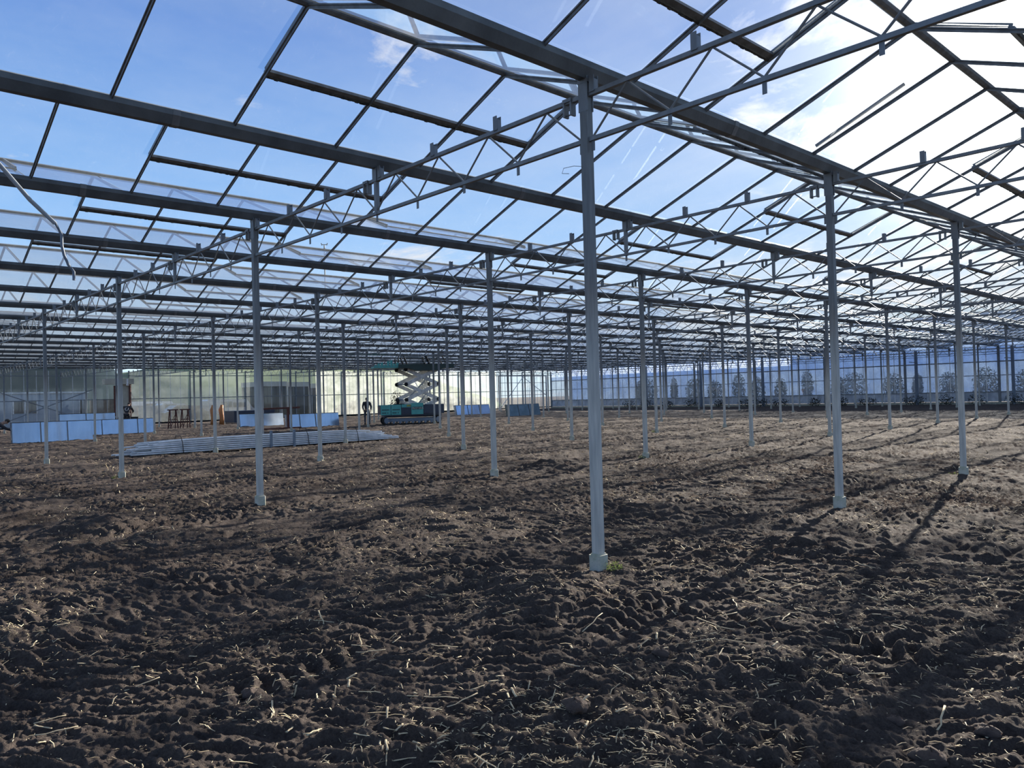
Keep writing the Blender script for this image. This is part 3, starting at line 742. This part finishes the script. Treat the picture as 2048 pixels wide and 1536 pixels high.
sheet_row(-37.7, (33.6, 34.7, 35.8, 36.95), .70, STACK2, ['greyish glass sheets near the far door, %s of the row' % q for q in P3], .2)

# red-brown trestle
r = empty('steel_trestle', (-35.3, 15.0, -.14))
a = MB(); a.bar((0, -1.45, 1.13), (0, .68, 1.16), .12, .10); a.build('top_beam', RUST, r)
a = MB(); a.bar((0, 0, 0), (0, 0, 1.1), .11, .11, up=(0, 1, 0)); a.build('upright', RUST, r)
a = MB(); a.bar((0, -1.5, .05), (0, .75, .05), .13, .09); a.build('base_beam', RUST, r)
tag(r, 'red-brown steel T-shaped trestle standing behind the tube pile', 'trestle')
# small lattice sawhorses
for k, y in enumerate((12.6, 13.35)):
    r = empty('sawhorse', (-46, y, -.14)); a = MB()
    for sx in (-1, 1):
        for sy in (-1, 1): a.bar((sx*.25, sy*.22, 0), (sx*.05, sy*.18, 1.15), .05)
        a.bar((sx*.15, -.2, .55), (sx*.15, .2, .55), .04); a.bar((sx*.2, -.2, .1), (sx*.1, .2, .9), .03)
    a.build('legs', RUST, r); a = MB(); a.bar((0, -.32, 1.17), (0, .32, 1.17), .1, .07); a.build('top_rail', RUST, r)
    tag(r, 'reddish steel sawhorse in front of the parked cars, %s of the pair' % ('left', 'right')[k], 'sawhorse')
a = MB(); a.bar((0, 0, -.1), (0, 0, .75), .05, .05, up=(0, 1, 0)); tag(a.build('marker_stake', WHITEC, None, loc=(-46, 14.0, 0)), 'short white stake in the soil right of the sawhorses', 'stake')
# orange bollard pair
for k, y in enumerate((16.15, 16.75)):
    a = MB(); a.tube([(0, 0, -.1), (0, .03, .4), (0, -.03, .9), (0, .05, 1.25)], [.17, .15, .16, .10], 10)
    tag(a.build('orange_sack', ORNG, None, True, (-48.6, y, 0)), 'tall slumped orange wrapped roll standing on the soil, %s of the two' % ('left', 'right')[k], 'roll')

# ------------------------------------------------------------------ crawler scissor lift
def build_lift():
    r = empty('scissor_lift', (-33.65, 22.0, -.14), math.radians(-25)); r.scale = (1, .83, 1)
    tag(r, 'teal and black crawler scissor lift raised under the roof, left of centre', 'lift')
    a = MB(); a.box(-.62, .60, -2.25, 2.28, .58, 1.10); a.box(-.55, .55, -2.0, 2.1, .42, .60); a.build('chassis', NAVY, r)
    for k, (y0, y1, zt) in enumerate(((-2.24, -1.55, 1.14), (-1.51, -.82, 1.15), (-.78, -.13, 1.16), (-.09, .76, 1.22))):
        a = MB(); a.box(.60, .63, y0, y1, .56 if k != 2 else .98, zt); a.box(-.62, -.60, y0, y1, .56, zt)
        p = a.build('side_panel', TEAL, r)
        if k < 2:
            b = MB()
            for z, n in ((.86, 7), (.68, 6)):
                for q in range(n):
                    if q == 4 and z < .7: continue
                    yy = y0+.08+q*.075; b.box(.628, .634, yy, yy+.06, z-.03, z+.03)
            b.build('faded_marking', DARKG, p)
        if k == 3:
            cu = bpy.data.curves.new('lettering', 'FONT'); cu.body = 'MUSTANG'; cu.size = .155; cu.extrude = .002; cu.space_character = 1.15
            tmp = bpy.data.objects.new('tmp', cu); COL.objects.link(tmp); bpy.context.view_layer.update()
            lm = bpy.data.meshes.new_from_object(tmp.evaluated_get(bpy.context.evaluated_depsgraph_get())); bpy.data.objects.remove(tmp)
            lm.materials.clear(); lm.materials.append(WHITEP); t = put('lettering', lm, p)
            t.location = (.635, -.03, .87); t.rotation_euler = (PI/2, 0, PI/2); t['label'] = 'white block lettering on the teal panel'
            b = MB(); b.box(.629, .633, -.04, .70, .845, 1.0); b.build('dark_label_strip', DARKG, p)
        if k == 2:
            b = MB(); b.box(.60, .625, y0, y1, .56, .97)
            for q in range(9): b.box(.622, .634, y0+.03, y1-.03, .60+q*.042, .615+q*.042)
            b.build('ventilation_grille', NAVY, r)
            b = MB(); b.box(.631, .636, -.42, -.14, 1.02, 1.13); b.build('yellow_sticker', mat('yellow_green_sticker', (.35, .36, .08), .6), p)
    a = MB(); a.box(.61, .625, .80, 2.26, .60, 1.13); a.box(.622, .63, 1.48, 1.50, .60, 1.13)
    for y in (1.1, 1.8, 2.1): a.box(.625, .64, y, y+.06, 1.0, 1.03)
    a.build('rear_cover', NAVY, r)
    for sx in (-1, 1):
        t = empty('crawler_track', (sx*.48, 0, 0)); t.parent = r
        a = MB(); prof = []; R = .235; L = 1.85
        for q in range(13): an = PI/2+PI*q/12; prof.append((-L+R*math.cos(an), R+.0+R*math.sin(an)))
        for q in range(13): an = -PI/2+PI*q/12; prof.append((L+R*math.cos(an), R+R*math.sin(an)))
        n = len(prof)
        for x in (-.15, .15):
            for (yy, zz) in prof: a.v.append((x, yy, zz))
        inn = [(yy*.965, R+(zz-R)*.78) for yy, zz in prof]
        for x in (-.15, .15):
            for (yy, zz) in inn: a.v.append((x, yy, zz))
        for q in range(n):
            q2 = (q+1) % n; a.f += [(q, q2, n+q2, n+q), (2*n+q, 3*n+q, 3*n+q2, 2*n+q2), (n+q, n+q2, 3*n+q2, 3*n+q), (q, 2*n+q, 2*n+q2, q2)]
        for q in range(46):
            yy = -L+2*L*q/45
            for zz in (-.01, 2*R+.005): a.box(-.15, .15, yy-.02, yy+.02, zz, zz+.02)
        a.build('rubber_belt', TYRE, t)
        a = MB()
        for yy, rr in ((-L, .17), (L, .17)): a.cyl((sx*.1, yy, R), rr, .12, 'x', 18)
        for q in range(7): a.cyl((sx*.1, -1.35+q*.45, .13), .085, .12, 'x', 14)
        a.box(-.05, .05, -L, L, .16, .34); a.build('rollers', GREYP, t)
    yl, yr = -.38, 1.95
    for sx in (.42, -.42):
        dy = 0 if sx > 0 else -.5
        for (p, q) in (((yl, 1.42), (yr, 2.33)), ((yr, 1.42), (yl, 2.33)), ((yl, 2.33), (yr, 3.22)), ((yr, 2.33), (yl, 3.22)), ((yl, 1.42), (.8, .98)), ((yr, 1.42), (.8, .98))):
            a = MB(); o = .05 if p[0] < q[0] else -.05
            a.bar((sx+o, p[0]+dy, p[1]), (sx+o, q[0]+dy, q[1]), .07, .22); a.build('scissor_arm', WHITEP, r)
        for y in (yl, yr):
            for z in (1.42, 2.33, 3.2):
                a = MB(); a.cyl((sx, y+dy, z), .115, .22, 'x', 14); a.build('arm_joint', BLACKM, r)
    a = MB()
    for z in (1.42, 2.33): 
        for y in (yl, yr): a.bar((-.42, y-.5, z), (.42, y, z), .07)
    a.bar((0, -.1, 1.55), (0, 1.15, 2.6), .09); a.bar((0, .5, 1.1), (0, 1.3, 1.9), .08); a.build('cross_tubes', GREYP, r)
    a = MB(); a.bar((.0, .3, 2.55), (.0, .85, 1.75), .05); a.bar((.2, 1.15, 1.75), (.2, 1.65, 1.2), .05); a.build('lift_cylinder', ALU, r)
    a = MB(); a.blob((0, -1.1+.2, 1.32), (.12, .12, .22), amp=.1); a.box(-.3, .3, -1.2, -.5, 1.1, 1.2); a.build('drive_motor', BLACKM, r)
    # platform
    p = MB(); p.box(-.7, .7, -.95, 3.05, 3.26, 3.50)
    k = len(p.v); p.v += [(-.7, -.2, 3.26), (.7, -.2, 3.26), (.7, 2.3, 3.26), (-.7, 2.3, 3.26), (-.7, .3, 3.12), (.7, .3, 3.12), (.7, 1.9, 3.12), (-.7, 1.9, 3.12)]
    p.f += [(k+4, k+5, k+6, k+7), (k, k+1, k+5, k+4), (k+1, k+2, k+6, k+5), (k+2, k+3, k+7, k+6), (k+3, k, k+4, k+7)]
    pl = p.build('platform', DARKG, r)
    a = MB(); a.box(-.65, .65, -2.65, -.95, 3.30, 3.40)
    for q in range(8): yy = -2.6+q*.22; a.box(.55, .66, yy, yy+.15, 3.40, 3.40+[.08, .16, .22, .10, .3, .34, .14, .2][q])
    a.build('deck_extension', TEAL, r)
    for (y, ly, w) in ((-.92, 0, .11), (-.55, .22, .13), (1.02, .26, .20), (1.95, .0, .08), (2.2, .35, .10)):
        a = MB()
        for sx in (-.6, .6): a.tube([(sx, y+ly, 3.5), (sx, y, 3.98)], w*.4, 8)
        a.build('rail_post', BLACKM, r)
    a = MB()
    for sx in (-.6, .6):
        for z in (3.72, 3.97): a.tube([(sx, -.92, z), (sx, 2.25, z)], .018, 6)
    a.build('guard_rail', GALV, r)
    a = MB(); a.tube([(.62, 2.35, 3.2), (.62, 2.35, 2.6), (.62, 2.65, 2.55), (.62, 2.7, 3.2)], .015, 6); a.tube([(.62, 2.3, 3.2), (.62, 2.3, 1.1)], .02, 6); a.build('hose_loop', GREYP, r)
build_lift()

# ------------------------------------------------------------------ people
def skin_obj(name, verts, edges, rad, m, parent, root=0, sub=2):
    me = bpy.data.meshes.new(name); me.from_pydata(verts, edges, []); me.materials.append(m)
    o = bpy.data.objects.new(name, me); COL.objects.link(o)
    if parent: o.parent = parent
    o.modifiers.new('Skin', 'SKIN')
    if not me.skin_vertices:
        return o
    for i, v in enumerate(me.skin_vertices[0].data):
        rr = rad[i]; v.radius = (rr if isinstance(rr, tuple) else (rr, rr)); v.use_root = (i == root)
    s = o.modifiers.new('Sub', 'SUBSURF'); s.levels = sub; s.render_levels = sub
    return o
def hand(V, E, R, wi, tip, side, curl=-.02):
    """five fingers from wrist index wi; tip = unit direction of the hand, side = unit direction of the thumb"""
    w = Vector(V[wi]); t = Vector(tip).normalized(); s = Vector(side).normalized(); n = t.cross(s)
    V.append(tuple(w+t*.055)); E.append((wi, len(V)-1)); R.append((.036, .018)); pi = len(V)-1
    for f, (off, L) in enumerate(((.032, .062), (.011, .072), (-.011, .067), (-.031, .052))):
        a = w+t*.09+s*off; V.append(tuple(a)); E.append((pi, len(V)-1)); R.append(.0095)
        V.append(tuple(a+t*L*.55+n*.008)); E.append((len(V)-2, len(V)-1)); R.append(.0085)
        V.append(tuple(a+t*L*.9+n*.028)); E.append((len(V)-2, len(V)-1)); R.append(.0075)
    V.append(tuple(w+t*.035+s*.04)); E.append((wi, len(V)-1)); R.append(.011)
    V.append(tuple(w+t*.07+s*.062)); E.append((len(V)-2, len(V)-1)); R.append(.009)
def person(loc, rz, J, label, scale=1.0, cap=None, ring=False, stripe=False, trou=TROU):
    """J: joints pelvis, chest, neck, head, then (shoulder, elbow, wrist)x2, (hip, knee, ankle, toe)x2"""
    r = empty('person', loc, rz); r.scale = (scale,)*3; tag(r, label, 'person')
    pel, che, nek, hed, sl, el, wl_, sr, er, wr_, hl, kl, al, tl, hr, kr, ar, tr = [Vector(q) for q in J]
    V = [pel, pel.lerp(che, .5), che, nek, hed, sl, el, wl_, sr, er, wr_, hl, kl, al, tl, hr, kr, ar, tr]; V = [tuple(v) for v in V]
    E = [(0, 1), (1, 2), (2, 3), (3, 4), (2, 5), (5, 6), (6, 7), (2, 8), (8, 9), (9, 10), (0, 11), (11, 12), (12, 13), (13, 14), (0, 15), (15, 16), (16, 17), (17, 18)]
    R = [(.13, .10), (.12, .09), (.14, .10), .052, (.070, .082), .050, .040, .027, .050, .040, .027, .08, .055, .036, .035, .08, .055, .036, .035]
    # cranium top
    up = (hed-nek).normalized(); V.append(tuple(hed+up*.07)); E.append((4, len(V)-1)); R.append((.062, .075))
    for wi, ei in ((7, 6), (10, 9)):
        t = (Vector(V[wi])-Vector(V[ei])).normalized(); sd = t.cross(Vector((1, 0, 0))); sd = sd if sd.length > .1 else t.cross(Vector((0, 0, 1)))
        hand(V, E, R, wi, t, sd)
    skin_obj('body', V, E, R, SKIN, r)
    fwd = Vector((0, 1, 0)); f2 = (fwd - up*fwd.dot(up)).normalized(); sid = up.cross(f2)
    a = MB()   # nose, eyes, ears, mouth on the head
    c = hed+up*.02
    a.blob(tuple(c+f2*.088), (.012, .016, .020), amp=0, n=8, m=6)
    for s_ in (-1, 1): a.blob(tuple(c+sid*s_*.078+up*.0), (.010, .016, .028), amp=0, n=8, m=6)
    a.build('nose_and_ears', SKIN, r)
    a = MB()
    for s_ in (-1, 1): a.blob(tuple(c+f2*.074+sid*s_*.028+up*.022), (.010, .007, .006), amp=0, n=8, m=6)
    a.blob(tuple(c+f2*.074-up*.042), (.022, .007, .005), amp=0, n=8, m=6); a.build('eyes_and_mouth', HAIRM, r)
    a = MB(); hc = hed+up*.055-f2*.018; a.blob(tuple(hc), (.083, .092, .080), amp=.05, n=16, m=10)
    a.build('cap' if cap else 'hair', cap or HAIRM, r, True)
    skin_obj('jacket', [tuple(q) for q in (pel+(che-pel)*-.05, pel.lerp(che, .5), che, che.lerp(nek, .6), sl, el, el.lerp(wl_, .92), sr, er, er.lerp(wr_, .92))],
             [(0, 1), (1, 2), (2, 3), (2, 4), (4, 5), (5, 6), (2, 7), (7, 8), (8, 9)], [(.165, .13), (.160, .12), (.175, .125), (.08, .08), .078, .058, .044, .078, .058, .044], CLOTH, r)
    skin_obj('trousers', [tuple(q) for q in (pel+(che-pel)*.08, hl, kl, al, hr, kr, ar)], [(0, 1), (1, 2), (2, 3), (0, 4), (4, 5), (5, 6)],
             [(.15, .12), .098, .072, .055, .098, .072, .055], trou, r)
    for q, t in ((al, tl), (ar, tr)):
        a = MB(); d = (t-q); d.z = 0; d = d.normalized() if d.length > .01 else Vector((0, 1, 0))
        m_ = q+d*.07; a.blob((m_.x, m_.y, t.z+.015), (.055+abs(d.x)*.07, .055+abs(d.y)*.08, .05), amp=.05, n=14, m=8, flat=t.z-.035); a.build('shoe', BLACKM, r, True)
    if ring:
        a = MB(); c = pel.lerp(che, .72); b = (che-pel).normalized(); nn = Vector(ring).normalized(); s2 = b.cross(nn)
        a.tube([tuple(c+nn*.150+b*.10*math.cos(k*PI/12)+s2*.10*math.sin(k*PI/12)) for k in range(3, 24)], .017, 6)
        a.build('back_emblem', WHITEC, r)['label'] = 'pale open ring printed on the back of the jacket'
    if stripe:
        a = MB()
        for (s0, e0, w0) in ((sl, el, wl_),): a.tube([tuple(q+Vector((-.07, 0, 0))) for q in (s0, e0, w0)], .022, 6)
        a.tube([tuple(q+Vector((-.085, .0, 0))) for q in (hl, kl, al)], .024, 6); a.build('white_stripe', WHITEC, r)
    return r
# standing person; local +y is the way they face, z up
STAND = [(0, 0, .95), (0, .02, 1.38), (0, .02, 1.50), (0, .05, 1.60), (-.19, 0, 1.42), (-.26, .03, 1.14), (-.24, .14, .92), (.19, 0, 1.42), (.26, .02, 1.14), (.22, .13, .92),
         (-.10, 0, .88), (-.13, .03, .48), (-.14, 0, .08), (-.15, .13, .035), (.10, 0, .88), (.12, .02, .48), (.12, 0, .08), (.14, .13, .035)]
person((-36.0, 20.45, -.14), math.radians(-115), STAND, 'person in black with a white side stripe standing just left of the scissor lift', .93, None, False, True)
CROUCH = [(0, -.15, .42), (0, .22, .72), (0, .32, .78), (0, .42, .82), (-.18, .2, .72), (-.2, .42, .55), (-.12, .62, .48), (.18, .2, .72), (.2, .42, .55), (.12, .62, .48),
          (-.10, -.15, .40), (-.17, .22, .46), (-.16, .0, .08), (-.18, .13, .035), (.10, -.15, .40), (.17, .18, .42), (.16, -.12, .08), (.18, .02, .035)]
person((-36.3, 1.55, -.14), math.radians(-8), CROUCH, 'person in dark clothes crouching at the left edge beside the glass sheets', 1.12, None, False, False, CLOTH)
LEAN = [(0, -.1, .92), (0, .12, 1.32), (0, .2, 1.42), (0, .28, 1.50), (-.19, .1, 1.34), (-.24, .30, 1.10), (-.14, .52, 1.02), (.19, .1, 1.34), (.24, .30, 1.10), (.14, .52, 1.02),
        (-.10, -.1, .88), (-.13, -.02, .48), (-.13, -.1, .08), (-.14, .03, .035), (.10, -.1, .88), (.12, -.02, .48), (.12, -.1, .08), (.14, .03, .035)]
person((-49.6, 11.0, -.14), math.radians(55), LEAN, 'person in black with a pale ring on the back, at a white bench', 1.05, None, (0, -1, .2), False, CLOTH)
r = empty('work_bench', (-50.2, 9.75, -.14)); a = MB(); a.box(-.35, .35, -.8, .8, .78, .83); a.build('bench_top', WHITEP, r)
for sx in (-1, 1):
    for sy in (-1, 1): a = MB(); a.box(sx*.3-.03, sx*.3+.03, sy*.7-.03, sy*.7+.03, 0, .79); a.build('leg', WHITEP, r)
a = MB(); a.box(-.3, .3, -.6, .4, .15, .6); a.build('storage_box', CREAM, r)
tag(r, 'small white work bench beside the leaning person', 'bench')

# ------------------------------------------------------------------ yard behind the left wall
def boxthing(name, m, x0, x1, y0, y1, z0, z1, label, cat, group=None):
    r = empty(name, ((x0+x1)/2, (y0+y1)/2, z0)); a = MB(); dx, dy = (x1-x0)/2, (y1-y0)/2
    a.box(-dx, dx, -dy, dy, 0, z1-z0); a.build('body', m, r); tag(r, label, cat, group); return r, dx, dy
r, dx, dy = boxthing('site_building', PALEW, -70, -66, -4, 12.8, -.2, 2.55, 'long low pale building with dark windows behind the left end wall', 'building')
a = MB(); a.box(-dx-.1, dx+.1, -dy-.1, dy+.1, 2.72, 2.84); a.build('roof', WHITEP, r)
for (ya, yb, z0, z1) in ((2.9, 4.0, 1.1, 2.0), (7.6, 9.2, 1.15, 2.05), (-1.5, .5, 1.1, 2.0), (12.2, 12.7, .9, 2.1)):
    yy = 4.4; a = MB(); a.box(dx, dx+.04, ya-yy, yb-yy, z0+.05, z1+.05); w = a.build('window', GLASSD, r)
    a = MB()
    for q in (ya, (ya+yb)/2, yb): a.box(dx+.03, dx+.07, q-yy-.04, q-yy+.04, z0, z1+.1)
    a.build('window_frame', WHITEP, w)
a = MB(); a.box(dx, dx+.05, 4.8-4.4, 6.4-4.4, .5, 1.75); a.build('board', BROWN, r)
# concrete pillar with pipes
r = empty('chimney_pillar', (-56.9, 12.95, -.2)); a = MB(); a.box(-.3, .3, -.45, .42, 0, 3.6); a.build('pillar', CREAM, r)
for y in (-.75, -.42, .28): a = MB(); a.cyl((.42, y, 1.6), .075, 2.9, 'z', 12); a.build('dark_pipe', RUST, r)
for y in (-.62, .1): a = MB(); a.cyl((.44, y, 3.3), .09, .5, 'z', 12); a.build('pale_pipe', ALU, r)
a = MB(); a.box(-.2, .5, -1.4, .55, 3.15, 3.55); a.build('head_box', CREAM, r); a = MB(); a.box(.1, .8, -.9, .7, 0, .75); a.build('base_box', BLACKM, r)
tag(r, 'cream pillar with dark vertical pipes at the left end wall', 'pillar')
boxthing('brick_heap', BROWN, -65.9, -62, 12.95, 14.6, -.2, 1.9, 'brown rough wall between the pale building and the cream pillar', 'wall')
boxthing('grey_skip', GREYP, -66.5, -64.5, 15.9, 18.1, -.2, 1.35, 'plain grey-blue container left of the parked cars', 'container')
boxthing('dark_box_wagon', NAVY, -54, -52, 19.1, 22.3, -.1, .78, 'dark box trailer standing inside the end wall, left of the sheds', 'trailer')
def car(x, y, z, m, van, label):
    r = empty('parked_car', (x, y, z)); r.rotation_euler = (0, 0, PI/2)
    prof = [(-2.1, .25), (2.1, .25), (2.15, .7), (1.9, .85), (1.2, .95), (.6, 1.45), (-1.2, 1.5), (-1.9, 1.0), (-2.15, .9)] if not van else [(-2.3, .3), (2.3, .3), (2.35, .9), (1.8, 1.15), (1.3, 1.9), (-2.2, 1.95), (-2.3, 1.8)]
    a = MB(); a.ext(prof, (0, -.85, 0), (0, .85, 0), up=(0, 0, 1)); a.build('body', m, r)
    a = MB(); top = 1.42 if not van else 1.75; bot = .98 if not van else 1.2
    for s in (-1, 1):
        a.box(-1.1, -.1, s*.86-.01, s*.86+.01, bot, top-.03); a.box(.0, .75 if not van else 1.2, s*.86-.01, s*.86+.01, bot, top-.12)
    a.build('side_windows', GLASSD, r)
    for sx in (-1.35, 1.35):
        for sy in (-.8, .8): a = MB(); a.cyl((sx, sy, .32), .32, .2, 'y', 18); a.build('wheel', TYRE, r)
    tag(r, label, 'car', 'cars parked behind the end wall')
car(-72, 20.0, -.2, WHCAR, True, 'white van in the back row of parked cars behind the end wall')
car(-68, 20.4, .0, SILV, False, 'silver car in the middle of the parked cars behind the end wall')
car(-62.5, 19.6, -.2, BLCAR, False, 'dark blue car in front of the other parked cars')
car(-64.5, 24.0, -.2, SILV, True, 'grey van to the right of the parked cars')
# shed row
for k, (y0, y1, xf) in enumerate(((26.9, 29.6, -64.5), (29.6, 32.1, -64.9), (32.1, 33.8, -65.6))):
    zt = (3.15, 3.1, 2.95)[k]
    r = empty('storage_shed', (xf-2, (y0+y1)/2, -.2)); h = (y1-y0)/2-.04
    a = MB(); a.box(-2, 2, -h, h, 0, zt-.1); a.build('walls', OLIVE if k < 2 else BROWN, r)
    a = MB(); a.box(-2.1, 2.12, -h-.02, h+.02, zt-.1, zt+.35); a.build('fascia', CREAM, r)
    a = MB(); a.box(2.0, 2.08, -h, -h+.3, 0, zt); a.build('corner_post', CREAM, r)
    a = MB(); a.box(2.0, 2.05, -h+.4, h-.3, .1, 2.1); a.build('door_panel', OLIVE, r)
    tag(r, 'dark storage shed with a cream roof edge behind the end wall, %s of three' % ('leftmost', 'middle', 'rightmost')[k], 'shed', 'sheds behind the end wall')
# slopes and heaps
def heap(name, m, c, rad, seed, label, cat):
    a = MB(); a.blob((0, 0, 0), rad, seed=seed, amp=.13, n=40, m=20); tag(a.build(name, m, None, True, c), label, cat, kind='structure' if cat == 'hill' else None)
heap('grass_slope', FIELD, (-100, 45, -3), (26, 34, 9.5), 3, 'pale grassy slope rising behind the end wall', 'hill')
heap('wooded_slope', HILLM, (-92, 3, -2), (18, 23, 12.5), 5, 'dark wooded slope behind the pale building on the left', 'hill')
heap('soil_heap', MOUND, (-60.5, 34.2, -.4), (1.2, 2.2, 1.5), 8, 'dark pointed earth heap behind the end wall, left of the scissor lift', 'heap')
heap('soil_heap', MOUND, (-61, 47.3, -.6), (1.6, 5.5, 1.9), 9, 'long dark green earth heap behind the end wall, right of the scissor lift', 'heap')
a = MB(); a.leaves((0, 0, 1.05), (.5, .75, 1.1), 700, .06, 4); a.tube([(0, 0, -.2), (.1, .1, 1.2)], .05, 6)
tag(a.build('bush', SHRUB, None, loc=(-56.4, 36.6, 0)), 'dark leafy bush at the end wall, just left of the scissor lift body', 'bush')

# ------------------------------------------------------------------ behind the back wall
rr = random.Random(9)
for k in range(17):
    x = -47+2.35*k+rr.uniform(-.5, .5); h = rr.uniform(2.3, 3.2)
    a = MB(); a.leaves((0, 0, h/2), (.35+rr.random()*.9, .4, h/2), 900, .09, k); a.tube([(0, 0, -.2), (0, 0, h*.6)], .05, 6)
    tag(a.build('conifer', HEDGE, None, loc=(x, 60.2+rr.random(), 0)), 'dark evergreen seen through the back wall glass, %s from the left' % ORD[k], 'tree', 'evergreens behind the back wall')
for k in range(15):
    x = -45+2.4*k+rr.uniform(-.8, .8)
    a = MB(); a.leaves((0, 0, .28), (.5+.5*rr.random(), .3, .32+.2*rr.random()), 260, .06, 50+k)
    tag(a.build('low_shrub', SHRUB, None, loc=(x, 57.2, -.1)), 'low dark shrub at the foot of the back wall, %s from the left' % ORD[k], 'bush', 'shrubs along the back wall')
# neighbouring higher greenhouse
nb = empty('neighbouring_greenhouse', (0, 64.5, 0))
tag(nb, 'taller blue-grey neighbouring greenhouse behind the back wall with lattice gutters', 'building')
for k, (xa, xb, z) in enumerate(((-60, -30, 6.2), (-30, 16, 7.9))):
    a = MB(); a.box(xa, xb, 0, .15, 0, z-.9); a.build('cladding', CLAD, nb)
    a = MB(); x = xa; a.box(xa, xb, -.02, .06, z-.05, z+.03); a.box(xa, xb, -.02, .06, z-.9, z-.82)
    while x < xb-.4: a.bar((x, 0, z-.86), (x+.5, 0, z), .05); a.bar((x+.5, 0, z), (x+1.0, 0, z-.86), .05); x += 1.0
    a.build('lattice_girder', GALV, nb)
